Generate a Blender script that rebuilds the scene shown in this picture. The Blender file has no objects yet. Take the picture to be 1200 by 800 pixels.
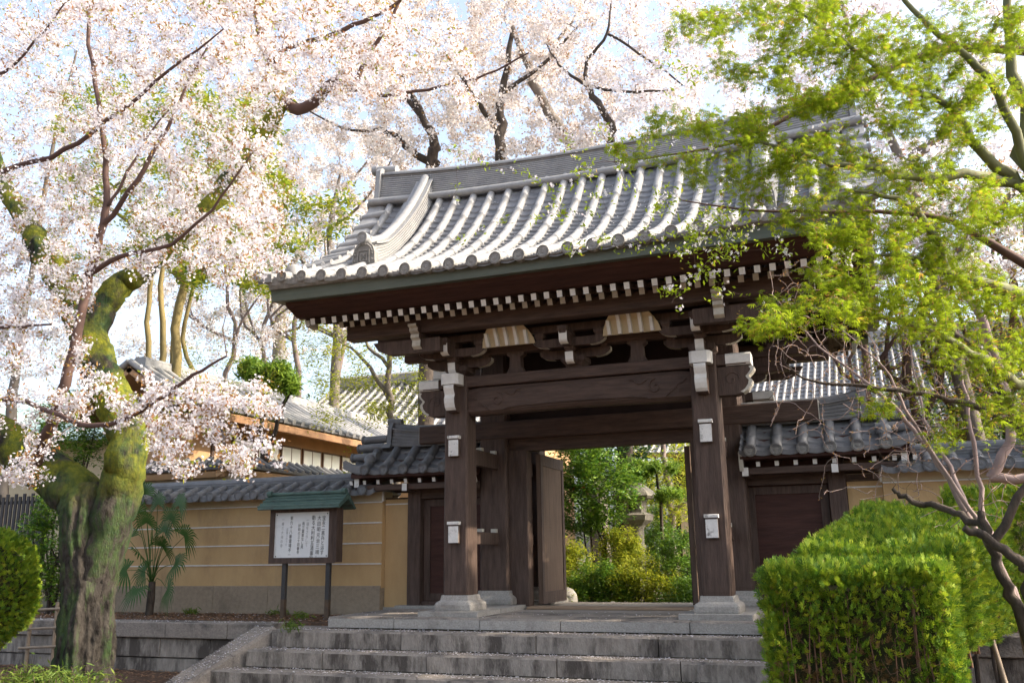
import bpy, math, random
import numpy as np
from mathutils import Vector, Matrix, noise
random.seed(7); rng = np.random.default_rng(7)
R = math.radians
sc = bpy.context.scene
col = sc.collection
# ---------------------------------------------------------------- camera
cam_loc = Vector((4.014, -13.302, 0.969))
yaw, pit, rol = R(20.943), R(13.322), R(-0.834)
fw = Vector((-math.sin(yaw)*math.cos(pit), math.cos(yaw)*math.cos(pit), math.sin(pit)))
rt = Vector((math.cos(yaw), math.sin(yaw), 0)); up = rt.cross(fw)
rt2 = rt*math.cos(rol)+up*math.sin(rol); up2 = -rt*math.sin(rol)+up*math.cos(rol)
cd = bpy.data.cameras.new('camera'); cam = bpy.data.objects.new('camera', cd); col.objects.link(cam)
cam.matrix_world = Matrix(((rt2.x, up2.x, -fw.x, cam_loc.x), (rt2.y, up2.y, -fw.y, cam_loc.y), (rt2.z, up2.z, -fw.z, cam_loc.z), (0, 0, 0, 1)))
cd.sensor_width = 36; cd.lens = 1050/1200*36; cd.clip_end = 2000; cd.clip_start = .05
sc.camera = cam
def at(u, v, Y):
    """world point seen at photo pixel (u,v) at depth plane y=Y"""
    d = fw*1050+rt2*(u-600)-up2*(v-400)
    return cam_loc+d*((Y-cam_loc.y)/d.y)
# ---------------------------------------------------------------- world, sun
SUN = Vector((0.80, 0.16, 0.58)).normalized()
w = bpy.data.worlds.new('World'); sc.world = w; w.use_nodes = True
nt = w.node_tree; bg = nt.nodes['Background']; sky = nt.nodes.new('ShaderNodeTexSky'); sky.sky_type = 'NISHITA'; sky.sun_disc = False
sky.sun_elevation = math.asin(SUN.z); sky.sun_rotation = math.atan2(SUN.x, SUN.y)
sky.air_density = 1.0; sky.dust_density = 5.0; sky.ozone_density = 2.0
hs = nt.nodes.new('ShaderNodeHueSaturation'); hs.inputs['Saturation'].default_value = .72; nt.links.new(sky.outputs[0], hs.inputs['Color']); nt.links.new(hs.outputs[0], bg.inputs[0]); bg.inputs[1].default_value = .15
sl = bpy.data.lights.new('sun', 'SUN'); so = bpy.data.objects.new('sun', sl); col.objects.link(so)
sl.energy = 2.7; sl.angle = R(.6); sl.color = (1, .86, .68); so.rotation_euler = SUN.to_track_quat('Z', 'Y').to_euler(); so.location = (30, 0, 30)
sc.view_settings.view_transform = 'Standard'; sc.view_settings.look = 'None'; sc.view_settings.exposure = 1.75; sc.view_settings.gamma = 1
sc.cycles.max_bounces = 6; sc.cycles.diffuse_bounces = 3; sc.cycles.glossy_bounces = 2; sc.cycles.transmission_bounces = 3; sc.cycles.transparent_max_bounces = 4
# ---------------------------------------------------------------- materials
def mat(name, c1, c2=None, scale=4, stretch=(1, 1, 1), rough=.75, bump=.0, bscale=None, c3=None, s3=1.2, t3=(.55, .7), detail=6, spec=.3, metal=0, rnd=None, trans=0, hue=None):
    m = bpy.data.materials.new(name); m.use_nodes = True; t = m.node_tree; N = t.nodes; L = t.links
    p = N['Principled BSDF']; p.inputs['Roughness'].default_value = rough; p.inputs['Specular IOR Level'].default_value = spec; p.inputs['Metallic'].default_value = metal
    c2 = c2 or tuple(x*.7 for x in c1)
    tc = N.new('ShaderNodeTexCoord'); mp = N.new('ShaderNodeMapping'); mp.inputs['Scale'].default_value = stretch; L.new(tc.outputs['Object'], mp.inputs[0])
    if rnd:
        a = N.new('ShaderNodeAttribute'); a.attribute_name = 'rnd'; fac = a.outputs['Fac']
    else:
        n = N.new('ShaderNodeTexNoise'); n.inputs['Scale'].default_value = scale; n.inputs['Detail'].default_value = detail; n.inputs['Roughness'].default_value = .65
        L.new(mp.outputs[0], n.inputs['Vector'])
        mr = N.new('ShaderNodeMapRange'); mr.inputs[1].default_value = .3; mr.inputs[2].default_value = .7; L.new(n.outputs[0], mr.inputs[0]); fac = mr.outputs[0]
    cr = N.new('ShaderNodeValToRGB'); e = cr.color_ramp.elements
    e[0].color = (*c1, 1); e[1].color = (*c2, 1)
    if hue:
        for pos, cc in hue:
            x = e.new(pos); x.color = (*cc, 1)
    L.new(fac, cr.inputs[0]); out = cr.outputs[0]
    if c3:
        n3 = N.new('ShaderNodeTexNoise'); n3.inputs['Scale'].default_value = s3; n3.inputs['Detail'].default_value = 8; n3.inputs['Roughness'].default_value = .7
        L.new(mp.outputs[0], n3.inputs['Vector'])
        mr = N.new('ShaderNodeMapRange'); mr.inputs[1].default_value = t3[0]; mr.inputs[2].default_value = t3[1]; L.new(n3.outputs[0], mr.inputs[0])
        mx = N.new('ShaderNodeMix'); mx.data_type = 'RGBA'; L.new(mr.outputs[0], mx.inputs[0]); L.new(out, mx.inputs[6]); mx.inputs[7].default_value = (*c3, 1); out = mx.outputs[2]
    L.new(out, p.inputs['Base Color'])
    if bump:
        nb = N.new('ShaderNodeTexNoise'); nb.inputs['Scale'].default_value = bscale or scale*3; nb.inputs['Detail'].default_value = 5; L.new(mp.outputs[0], nb.inputs['Vector'])
        b = N.new('ShaderNodeBump'); b.inputs['Strength'].default_value = bump; b.inputs['Distance'].default_value = .02; L.new(nb.outputs[0], b.inputs['Height']); L.new(b.outputs[0], p.inputs['Normal'])
    if trans:
        tr = N.new('ShaderNodeBsdfTranslucent'); L.new(out, tr.inputs[0]); ms = N.new('ShaderNodeMixShader'); ms.inputs[0].default_value = trans
        L.new(p.outputs[0], ms.inputs[1]); L.new(tr.outputs[0], ms.inputs[2]); L.new(ms.outputs[0], N['Material Output'].inputs[0])
    return m
M = {}
M['wood'] = mat('dark_wood', (.048, .031, .024), (.112, .074, .058), 3, (6, 6, .7), .7, .5, 9, c3=(.11, .08, .068), s3=.8, t3=(.6, .85))
M['woodx'] = mat('dark_wood_beam', (.048, .031, .024), (.112, .072, .056), 3, (.7, 6, 6), .7, .5, 9, c3=(.10, .068, .056), s3=.8, t3=(.6, .85))
M['woodr'] = mat('red_brown_wood', (.038, .015, .011), (.07, .029, .021), 3, (.7, 5, 5), .7, .3, 9)
M['doorw'] = mat('door_wood', (.10, .065, .045), (.16, .11, .08), 3, (6, 6, .6), .75, .3, 9)
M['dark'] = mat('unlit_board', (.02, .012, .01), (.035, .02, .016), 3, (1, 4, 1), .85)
M['white'] = mat('white_paint', (.80, .78, .74), (.62, .60, .56), 7, (1, 1, 1), .7, .15, 20, c3=(.42, .39, .34), s3=6, t3=(.62, .8))
M['whitew'] = mat('weathered_white_plate', (.78, .76, .72), (.58, .56, .53), 9, (1, 1, 1), .6, .3, 20, c3=(.10, .09, .08), s3=7, t3=(.53, .66))
M['greyp'] = mat('aged_white_paint', (.60, .57, .50), (.42, .39, .33), 7, (1, 1, 1), .8, .2, 20, c3=(.25, .22, .18), s3=6, t3=(.55, .8))
M['cream'] = mat('cream_board', (.62, .52, .34), (.52, .42, .26), 4, (1, 1, 1), .8)
M['copper'] = mat('green_copper_sheet', (.085, .105, .085), (.12, .14, .115), 3, (.6, 3, 3), .55, .2, 8)
M['verdi'] = mat('verdigris_copper', (.055, .10, .085), (.10, .16, .135), 5, (1, 3, 3), .6, .2, 14, c3=(.05, .06, .05), s3=3)
M['tile'] = mat('silver_roof_tile', (.20, .203, .207), (.32, .316, .305), 5, (1, 1, 1), .5, .25, 25, c3=(.13, .13, .133), s3=2.5, t3=(.55, .8), spec=.45)
M['tiled'] = mat('dark_roof_tile', (.105, .108, .115), (.20, .20, .205), 5, (1, 1, 1), .5, .25, 25, c3=(.07, .07, .065), s3=2.5, t3=(.55, .8), spec=.45)
M['pan'] = mat('pan_tile', (.11, .114, .12), (.22, .22, .225), 6, (1, 1, 1), .5, .25, 25, spec=.45)
M['disc'] = mat('tile_end_disc', (.17, .165, .155), (.28, .27, .25), 14, (1, 1, 1), .7, .6, 40)
M['plaster'] = mat('ochre_plaster', (.47, .31, .15), (.56, .38, .19), 2.5, (1, 1, .4), .9, .2, 60, c3=(.33, .22, .12), s3=1.3, t3=(.5, .76))
M['plasterw'] = mat('pale_plaster', (.60, .50, .34), (.50, .41, .27), 3, (1, 1, 1), .9, .1, 40)
M['tanwall'] = mat('tan_wall', (.48, .30, .16), (.40, .25, .13), 3, (1, 1, 1), .9, .1, 40)
M['stonew'] = mat('wall_stone', (.34, .27, .195), (.26, .205, .145), 14, (1, 1, 1), .9, .5, 60, c3=(.15, .12, .09), s3=.9, t3=(.52, .75))
M['granite'] = mat('granite', (.42, .40, .36), (.27, .25, .23), 40, (1, 1, 1), .85, .6, 60, c3=(.19, .17, .15), s3=2.2, t3=(.5, .72))
M['lantern'] = mat('lantern_stone', (.22, .20, .16), (.13, .12, .095), 12, (1, 1, 1), .9, .5, 30, c3=(.07, .08, .05), s3=3)
M['step'] = mat('stained_granite', (.30, .265, .23), (.19, .166, .143), 30, (1, 1, 1), .9, .8, 45, c3=(.065, .058, .055), s3=1.6, t3=(.48, .68))
M['riser'] = mat('streaked_granite', (.36, .32, .275), (.19, .165, .142), 9, (1.6, 1.6, .5), .9, .8, 45, c3=(.085, .072, .062), s3=1.7, t3=(.47, .60))
M['pave'] = mat('worn_paving', (.36, .32, .27), (.26, .23, .20), 20, (1, 1, 1), .9, .4, 50)
M['sill'] = mat('bare_wood_sill', (.38, .27, .18), (.28, .19, .12), 3, (.7, 5, 5), .8, .3, 20)
M['soil'] = mat('leafy_soil', (.11, .065, .04), (.055, .038, .026), 9, (1, 1, 1), 1, 1, 30, c3=(.19, .10, .055), s3=14, t3=(.5, .65))
M['earth'] = mat('garden_earth', (.12, .10, .06), (.07, .07, .035), 3, (1, 1, 1), 1, .6, 10)
M['iron'] = mat('painted_iron', (.035, .035, .04), (.06, .055, .05), 3, (1, 1, 1), .6, .2, 20)
M['rust'] = mat('rusty_iron', (.12, .08, .05), (.06, .045, .035), 8, (1, 1, 1), .8, .2, 20)
M['paper'] = mat('weathered_white_sheet', (.66, .67, .68), (.74, .74, .72), 1.5, (1, 1, 1), .35, .1, 4, c3=(.52, .53, .52), s3=1.2)
M['ink'] = mat('ink', (.03, .03, .03), (.05, .05, .05)); M['ink2'] = mat('faded_ink', (.24, .24, .24), (.36, .36, .36))
M['bark'] = mat('cherry_bark', (.12, .085, .07), (.055, .042, .036), 6, (1, 1, .35), .9, .8, 14)
M['barkg'] = mat('grey_bark', (.21, .18, .15), (.11, .095, .08), 5, (1, 1, .5), .9, .6, 14)
M['barky'] = mat('olive_bark', (.26, .20, .08), (.13, .11, .05), 4, (1, 1, .5), .9, .6, 14)  # yellowish olive bark, the same tone all round the stem
M['barkd'] = mat('dark_bark', (.030, .024, .020), (.095, .074, .058), 9, (1, 1, .5), .9, 1, 20)
M['twig'] = mat('twig', (.13, .08, .065), (.08, .05, .042), 5, rough=.85)
M['twigg'] = mat('grey_twig', (.24, .19, .17), (.13, .10, .09), 5, rough=.85)
def leafm(name, a, b, tr=.45, rough=.6, spec=.3, hue=None): M[name] = mat(name, a, b, rnd=1, trans=tr, rough=rough, spec=spec, hue=hue)
leafm('petal', (.78, .77, .80), (.74, .67, .71), .42, .8, .1, hue=[(.8, (.82, .79, .82))])
leafm('petalfar', (.78, .73, .71), (.76, .65, .58), .42, .8, .1, hue=[(.85, (.80, .75, .71))])
leafm('budleaf', (.36, .15, .06), (.34, .24, .06), .5)
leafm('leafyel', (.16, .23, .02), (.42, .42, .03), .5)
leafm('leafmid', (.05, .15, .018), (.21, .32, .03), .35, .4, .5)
leafm('leafdark', (.02, .055, .018), (.05, .11, .02), .25, .3, .5)
leafm('leafmaple', (.17, .24, .012), (.48, .50, .025), .55, .6, .2, hue=[(.93, (.30, .40, .02)), (.96, (.38, .18, .06))])
leafm('hedgeleaf', (.06, .14, .015), (.33, .40, .03), .35, hue=[(.35, (.14, .25, .018)), (.75, (.26, .36, .022)), (.965, (.36, .42, .03)), (.975, (.26, .15, .06))])
leafm('hedgedark', (.04, .085, .02), (.10, .16, .03), .3)
leafm('palm', (.05, .12, .02), (.12, .20, .03), .4, .5, .4)
leafm('pine', (.08, .17, .02), (.26, .38, .04), .4)
leafm('litter', (.24, .11, .05), (.10, .055, .035), .1, hue=[(.8, (.33, .20, .11))])
leafm('redflower', (.55, .03, .03), (.6, .06, .05), .2)
leafm('sedge', (.06, .12, .02), (.20, .26, .04), .35)
# mossy bark: moss by a big noise and by direction
def mossy():
    m = bpy.data.materials.new('mossy_bark'); m.use_nodes = True; t = m.node_tree; N = t.nodes; L = t.links; p = N['Principled BSDF']; p.inputs['Roughness'].default_value = .95; p.inputs['Specular IOR Level'].default_value = .15
    tc = N.new('ShaderNodeTexCoord')
    def noise(s, d, st=(1, 1, 1)):
        mp = N.new('ShaderNodeMapping'); mp.inputs['Scale'].default_value = st; L.new(tc.outputs['Object'], mp.inputs[0])
        n = N.new('ShaderNodeTexNoise'); n.inputs['Scale'].default_value = s; n.inputs['Detail'].default_value = d; n.inputs['Roughness'].default_value = .7; L.new(mp.outputs[0], n.inputs[0]); return n.outputs[0]
    def rng_(x, a, b):
        r = N.new('ShaderNodeMapRange'); r.inputs[1].default_value = a; r.inputs[2].default_value = b; L.new(x, r.inputs[0]); return r.outputs[0]
    def mix(f, a, b):
        x = N.new('ShaderNodeMix'); x.data_type = 'RGBA'; L.new(f, x.inputs[0])
        for k, q in ((6, a), (7, b)):
            if isinstance(q, tuple): x.inputs[k].default_value = (*q, 1)
            else: L.new(q, x.inputs[k])
        return x.outputs[2]
    bark = mix(rng_(noise(9, 8, (1, 1, .4)), .35, .65), (.012, .010, .009), (.075, .066, .056))
    moss = mix(rng_(noise(3.2, 6), .35, .65), (.024, .045, .016), (.075, .105, .036))
    moss = mix(rng_(noise(28, 4), .45, .7), moss, (.04, .07, .035))
    moss = mix(rng_(noise(11, 5), .61, .76), moss, (.17, .20, .11))
    sp0 = N.new('ShaderNodeSeparateXYZ'); L.new(tc.outputs['Object'], sp0.inputs[0])
    gx = N.new('ShaderNodeMapRange'); gx.inputs[1].default_value = -5.3; gx.inputs[2].default_value = -4.9; gx.inputs[3].default_value = 0; gx.inputs[4].default_value = .09; L.new(sp0.outputs[0], gx.inputs[0])
    gz = N.new('ShaderNodeMapRange'); gz.inputs[1].default_value = .2; gz.inputs[2].default_value = 1.1; gz.inputs[3].default_value = 1; gz.inputs[4].default_value = 0; L.new(sp0.outputs[2], gz.inputs[0])
    mm = N.new('ShaderNodeMath'); mm.operation = 'MULTIPLY'; L.new(gx.outputs[0], mm.inputs[0]); L.new(gz.outputs[0], mm.inputs[1])
    ad = N.new('ShaderNodeMath'); ad.operation = 'ADD'; L.new(noise(2.2, 7, (1.5, 1.5, .4)), ad.inputs[0]); L.new(mm.outputs[0], ad.inputs[1])
    out = mix(rng_(ad.outputs[0], .56, .47), bark, moss)
    # bright cushion moss on the upper part of the stem
    sp = N.new('ShaderNodeSeparateXYZ'); L.new(tc.outputs['Object'], sp.inputs[0])
    hgt = rng_(sp.outputs[2], 1.5, 2.3); n5 = rng_(noise(1.6, 4), .40, .56)
    mu = N.new('ShaderNodeMath'); mu.operation = 'MULTIPLY'; L.new(hgt, mu.inputs[0]); L.new(n5, mu.inputs[1])
    out = mix(mu.outputs[0], out, mix(rng_(noise(20, 4), .35, .65), (.09, .115, .015), (.22, .22, .02)))
    L.new(out, p.inputs['Base Color'])
    b = N.new('ShaderNodeBump'); b.inputs['Strength'].default_value = 1; b.inputs['Distance'].default_value = .06; L.new(noise(11, 10, (1, 1, .45)), b.inputs['Height']); L.new(b.outputs[0], p.inputs['Normal'])
    return m
M['moss'] = mossy()
# ---------------------------------------------------------------- mesh builder
class MB:
    def __init__(s, T=None): s.v = []; s.f = []; s.m = []; s.sm = []; s.T = T
    def add(s, vs, fs, mi=0, sm=False):
        o = len(s.v); s.v += [s.T(p) if s.T else tuple(p) for p in vs]
        s.f += [tuple(i+o for i in f) for f in fs]; s.m += [mi]*len(fs); s.sm += [sm]*len(fs); return s
    def box(s, x0, x1, y0, y1, z0, z1, mi=0):
        v = [(x, y, z) for z in (z0, z1) for y in (y0, y1) for x in (x0, x1)]
        return s.add(v, [(0, 2, 3, 1), (4, 5, 7, 6), (0, 1, 5, 4), (2, 6, 7, 3), (0, 4, 6, 2), (1, 3, 7, 5)], mi)
    def cbox(s, x0, x1, y0, y1, z0, z1, c=.02, mi=0, ax='z'):
        """box with chamfered long edges (axis ax)"""
        def oct_(a0, a1, b0, b1): return [(a0+c, b0), (a1-c, b0), (a1, b0+c), (a1, b1-c), (a1-c, b1), (a0+c, b1), (a0, b1-c), (a0, b0+c)]
        if ax == 'z': q = oct_(x0, x1, y0, y1); return s.loft([[(a, b, z) for a, b in q] for z in (z0, z1)], mi=mi)
        if ax == 'x': q = oct_(y0, y1, z0, z1); return s.loft([[(x, a, b) for a, b in q] for x in (x0, x1)], mi=mi)
        q = oct_(x0, x1, z0, z1); return s.loft([[(a, y, b) for a, b in q] for y in (y0, y1)], mi=mi)
    def loft(s, secs, closed=True, caps=True, mi=0, sm=False):
        n = len(secs[0]); v = [p for q in secs for p in q]; f = []
        for k in range(len(secs)-1):
            for i in range(n if closed else n-1):
                j = (i+1) % n; f.append((k*n+i, k*n+j, (k+1)*n+j, (k+1)*n+i))
        s.add(v, f, mi, sm)
        if caps and closed: s.add(secs[0], [tuple(range(n))[::-1]], mi); s.add(secs[-1], [tuple(range(n))], mi)
        return s
    def prism(s, pts, ax, a, b, mi=0, capmi=None):
        """polygon extruded along axis ax from a to b; pts are the two other coordinates in xyz order"""
        def P(q, t): return (t, q[0], q[1]) if ax == 'x' else ((q[0], t, q[1]) if ax == 'y' else (q[0], q[1], t))
        n = len(pts); v = [P(q, a) for q in pts]+[P(q, b) for q in pts]
        s.add(v, [(i, (i+1) % n, n+(i+1) % n, n+i) for i in range(n)], mi)
        return s.add(v, [tuple(range(n))[::-1], tuple(range(n, 2*n))], mi if capmi is None else capmi)
    def beam(s, p0, p1, wd, ht, mi=0, endmi=None):
        p0 = Vector(p0); p1 = Vector(p1); d = (p1-p0).normalized(); sd = Vector((0, 0, 1)).cross(d)
        sd = sd.normalized() if sd.length > 1e-4 else Vector((1, 0, 0)); u_ = d.cross(sd)
        v = [p+sd*a*wd/2+u_*b*ht/2 for p in (p0, p1) for a, b in ((-1, -1), (1, -1), (1, 1), (-1, 1))]
        s.add(v, [(0, 1, 5, 4), (1, 2, 6, 5), (2, 3, 7, 6), (3, 0, 4, 7)], mi)
        return s.add(v, [(3, 2, 1, 0), (4, 5, 6, 7)], mi if endmi is None else endmi)
    def tube(s, pts, rad, n=6, mi=0, sm=True, cap=True, jit=0):
        P = np.array([tuple(p) for p in pts], float); k = len(P)
        rr = np.full(k, rad, float) if np.isscalar(rad) else np.array(rad, float)
        t = np.gradient(P, axis=0); t /= np.linalg.norm(t, axis=1)[:, None]+1e-9
        a = np.array([0, 0, 1.]) if abs(t[0][2]) < .9 else np.array([1., 0, 0])
        x = np.cross(t[0], a); x /= np.linalg.norm(x); ang = np.linspace(0, 2*math.pi, n, endpoint=False); vs = []
        for i in range(k):
            x = x-t[i]*(x@t[i]); x /= np.linalg.norm(x)+1e-9; y = np.cross(t[i], x)
            r_ = rr[i]*(1+(rng.random(n)-.5)*jit) if jit else rr[i]*np.ones(n)
            vs += [tuple(q) for q in P[i]+np.outer(np.cos(ang)*r_, x)+np.outer(np.sin(ang)*r_, y)]
        f = [(i*n+j, i*n+(j+1) % n, (i+1)*n+(j+1) % n, (i+1)*n+j) for i in range(k-1) for j in range(n)]
        s.add(vs, f, mi, sm)
        if cap and n > 4: s.add(vs[:n], [tuple(range(n))[::-1]], mi); s.add(vs[-n:], [tuple(range(n))], mi)
        return s
    def lathe(s, prof, c=(0, 0, 0), n=24, mi=0, sm=True, ax='z'):
        vs = []
        for r_, h in prof:
            for i in range(n):
                a = 2*math.pi*i/n; q = (r_*math.cos(a), r_*math.sin(a))
                vs.append((c[0]+q[0], c[1]+q[1], c[2]+h) if ax == 'z' else ((c[0]+q[0], c[1]+h, c[2]+q[1]) if ax == 'y' else (c[0]+h, c[1]+q[0], c[2]+q[1])))
        k = len(prof); s.add(vs, [(i*n+j, i*n+(j+1) % n, (i+1)*n+(j+1) % n, (i+1)*n+j) for i in range(k-1) for j in range(n)], mi, sm)
        s.add(vs[:n], [tuple(range(n))[::-1]], mi); s.add(vs[-n:], [tuple(range(n))], mi); return s
    def build(s, name, mats, parent=None):
        me = bpy.data.meshes.new(name); me.from_pydata([tuple(p) for p in s.v], [], s.f)
        for m in (mats if isinstance(mats, (list, tuple)) else [mats]): me.materials.append(M[m] if isinstance(m, str) else m)
        me.polygons.foreach_set('material_index', s.m); me.polygons.foreach_set('use_smooth', s.sm); me.update()
        o = bpy.data.objects.new(name, me); col.objects.link(o)
        if parent: o.parent = parent; o.matrix_parent_inverse = Matrix.Translation(-Vector(parent.location)) if parent.type == 'EMPTY' else Matrix()
        return o
def tag(o, label=None, cat=None, group=None, kind=None):
    for k, x in (('label', label), ('category', cat), ('group', group), ('kind', kind)):
        if x: o[k] = x
    return o
def empty(name, loc=(0, 0, 0)):
    o = bpy.data.objects.new(name, None); o.location = loc; o.empty_display_size = .2; col.objects.link(o); return o
def thing(name, loc, label, cat, group=None): return tag(empty(name, loc), label, cat, group)
def dup(o, dx=(0, 0, 0), parent=None):
    c = o.copy(); col.objects.link(c); c.location = Vector(o.location)+Vector(dx)
    if parent: c.parent = parent
    for ch in list(o.children):
        g = ch.copy(); col.objects.link(g); g.parent = c
    return c
# ---------------------------------------------------------------- scatter of small faces
def rots(n, mode='any'):
    """random frames; columns = local x, y, z. mode up: local z near world up; hang: local y points down-outward"""
    if mode == 'any': z = rng.normal(size=(n, 3))
    elif mode == 'up': z = rng.normal(size=(n, 3))*.45+np.array([0, 0, 1.])
    elif mode == 'side': z = rng.normal(size=(n, 3))*np.array([1, 1, .35])
    elif mode == 'flat': z = rng.normal(size=(n, 3))*.12+np.array([0, 0, 1.])
    else: z = rng.normal(size=(n, 3))*.6+np.array(mode)
    z /= np.linalg.norm(z, axis=1)[:, None]; a = rng.normal(size=(n, 3)); x = np.cross(a, z); x /= np.linalg.norm(x, axis=1)[:, None]
    return np.stack([x, np.cross(z, x), z], axis=2)
def scatter(name, P, tmpl, scale, mode='any', m='petal', parent=None, rm=None):
    tv, tf = tmpl; P = np.asarray(P, float); n = len(P); tv = np.array(tv, float); tf = np.array(tf); k = len(tv); q, fs = tf.shape
    Rm = rots(n, mode) if rm is None else rm
    s_ = scale*(.75+.5*rng.random(n)); V = P[:, None, :]+np.einsum('nij,kj->nki', Rm, tv)*s_[:, None, None]
    F = tf[None]+(np.arange(n)*k)[:, None, None]
    me = bpy.data.meshes.new(name); me.vertices.add(n*k); me.vertices.foreach_set('co', V.astype(np.float32).ravel())
    me.loops.add(n*q*fs); me.loops.foreach_set('vertex_index', F.astype(np.int32).ravel()); me.polygons.add(n*q)
    me.polygons.foreach_set('loop_start', np.arange(0, n*q*fs, fs, dtype=np.int32)); me.update(calc_edges=True)
    a = me.attributes.new('rnd', 'FLOAT', 'FACE'); a.data.foreach_set('value', np.clip(np.repeat(rng.random(n), q)+rng.normal(size=n*q)*.06, 0, 1).astype(np.float32))
    me.materials.append(M[m]); o = bpy.data.objects.new(name, me); col.objects.link(o)
    if parent: o.parent = parent; o.matrix_parent_inverse = Matrix.Translation(-Vector(parent.location)) if parent.type == 'EMPTY' else Matrix()
    return o
def flower_t():
    v = [(0, 0, 0)]; f = []
    for i in range(5):
        a = 2*math.pi*i/5
        for da, r_, h in ((-.5, .34, .10), (0, .52, .16), (.5, .34, .10)): v.append((r_*math.cos(a+da), r_*math.sin(a+da), h))
        f.append((0, 1+3*i, 2+3*i, 3+3*i))
    return v, f
T_FLOWER = flower_t()
T_QUAD = ([(-.5, -.3, 0), (.1, -.5, .12), (.5, .25, 0), (-.2, .5, .12)], [(0, 1, 2, 3)])
T_LEAF = ([(0, -.5, 0), (.2, -.05, .05), (0, .55, -.03), (-.2, -.05, .05)], [(0, 1, 2, 3)])
T_LONG = ([(0, -.5, 0), (.09, 0, .03), (0, .6, -.06), (-.09, 0, .03)], [(0, 1, 2, 3)])
def maple_t():
    v = []; f = []
    for a, l in ((-2.0, .45), (-1.1, .75), (-.45, .95), (0, 1.0), (.45, .95), (1.1, .75), (2.0, .45)):
        d = (math.sin(a), math.cos(a)); q = (d[1], -d[0]); b = len(v)
        v += [(0, 0, 0), (d[0]*l*.5+q[0]*.085, d[1]*l*.5+q[1]*.085, -.08*l), (d[0]*l, d[1]*l, -.42*l), (d[0]*l*.5-q[0]*.085, d[1]*l*.5-q[1]*.085, -.08*l)]; f.append((b, b+1, b+2, b+3))
    return v, f
T_MAPLE = maple_t()
def spray_t():
    """flat fan of scale-leaf sprays, growing along +y"""
    v = []; f = []; r_ = random.Random(3)
    for a, l, s0 in ((0, 1, 0), (-.6, .6, .2), (.6, .6, .25), (-.5, .5, .5), (.5, .45, .55), (-.9, .4, .05), (.9, .4, .1)):
        d = (math.sin(a), math.cos(a)); q = (d[1], -d[0]); b = len(v); z = r_.uniform(-.08, .08); w_ = .07
        for t, ww, zz in ((0, .4, 0), (.5, 1, z), (1, .2, z*2), (.5, -1, z)): v.append((d[0]*l*t+q[0]*ww*w_, s0+d[1]*l*t+q[1]*ww*w_, zz))
        f.append((b, b+1, b+2, b+3))
    return v, f
T_SPRAY = spray_t()
# ---------------------------------------------------------------- branching
class Tree:
    """limbs are given; targets in the crown are joined to the nearest limb by curved twigs"""
    def __init__(s, T=None): s.mb = MB(); s.P = []; s.Rr = []; s.tips = []
    def limb(s, pts, rad, n=8, jit=.12, sub=3, wig=.04, node=True, mi=0):
        P = np.array([tuple(p) for p in pts], float); k = len(P)
        if np.isscalar(rad): rad = [rad]*k
        t = np.arange(k); tt = np.linspace(0, k-1, (k-1)*sub+1)
        # catmull-rom
        E_ = np.vstack([2*P[0]-P[1], P, 2*P[-1]-P[-2]]); Q = []
        for x in tt:
            i = min(int(x), k-2); u = x-i; a, b, c, d = E_[i:i+4]
            Q.append(.5*((2*b)+(-a+c)*u+(2*a-5*b+4*c-d)*u*u+(-a+3*b-3*c+d)*u**3))
        Q = np.array(Q); r_ = np.interp(tt, t, rad); Q[1:-1] += rng.normal(size=Q[1:-1].shape)*np.minimum(wig, r_[1:-1, None]*.5)
        s.mb.tube(Q, r_, n, mi, True, True, jit)
        if node:
            for a, b in zip(Q, r_): s.P.append(a); s.Rr.append(b)
        return Q
    def grow(s, targets, thick=.008, base=.003, n=4, droop=0, wig=.12, maxlen=3., minr=.0, tips=True):
        T_ = np.array([tuple(t) for t in targets], float); nodes = np.array(s.P); d = np.min(np.linalg.norm(T_[:, None]-nodes[None], axis=2), axis=1) if len(T_)*len(nodes) < 4e7 else rng.random(len(T_))
        P = list(s.P); A = np.zeros((len(P)+len(T_)*6, 3)); A[:len(P)] = P; rr = np.zeros(len(A)); rr[:len(P)] = s.Rr; cnt = len(P)
        for i in np.argsort(d):
            t = T_[i]; dd = np.linalg.norm(A[:cnt]-t, axis=1); j = int(np.argmin(dd)); L_ = dd[j]
            if L_ < .05 or L_ > maxlen: continue
            a = A[j]; k = 3 if L_ < .8 else 5; off = rng.normal(size=3)*wig*L_; off[2] += .1*L_
            us = np.linspace(0, 1, k+1); Q = np.array([a+(t-a)*u+off*4*u*(1-u)*.5+np.array([0, 0, -droop*L_*u*u]) for u in us])
            Q[1:-1] += rng.normal(size=(k-1, 3))*.03*L_
            r0 = min(rr[j]*.75, base+thick*L_); r_ = np.linspace(r0, base*.8, k+1); s.mb.tube(Q, r_, n, 0, True, False)
            m_ = k; A[cnt:cnt+m_] = Q[1:]; rr[cnt:cnt+m_] = r_[1:]; cnt += m_
            if tips: s.tips.append(Q)
        s.P = list(A[:cnt]); s.Rr = list(rr[:cnt])
    def along(s, per, spread, lo=.15):
        """points gathered in clumps along the twigs"""
        out = []
        for Q in s.tips:
            k = len(Q)-1; u = lo+(1-lo)*rng.random(per); x = u*k; i = np.minimum(x.astype(int), k-1); fr = (x-i)[:, None]
            out.append(Q[i]*(1-fr)+Q[i+1]*fr+rng.normal(size=(per, 3))*spread)
        return np.vstack(out)
def clump(C, n, r): 
    return (np.repeat(C, n, axis=0)+rng.normal(size=(len(C)*n, 3))*r)
def vol(n, c, rad, fn=None):
    out = []
    while len(out) < n:
        p = rng.uniform(-1, 1, 3)
        if p@p <= 1 and (fn is None or fn(p)): out.append(np.array(c)+p*np.array(rad))
    return np.array(out)
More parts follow.
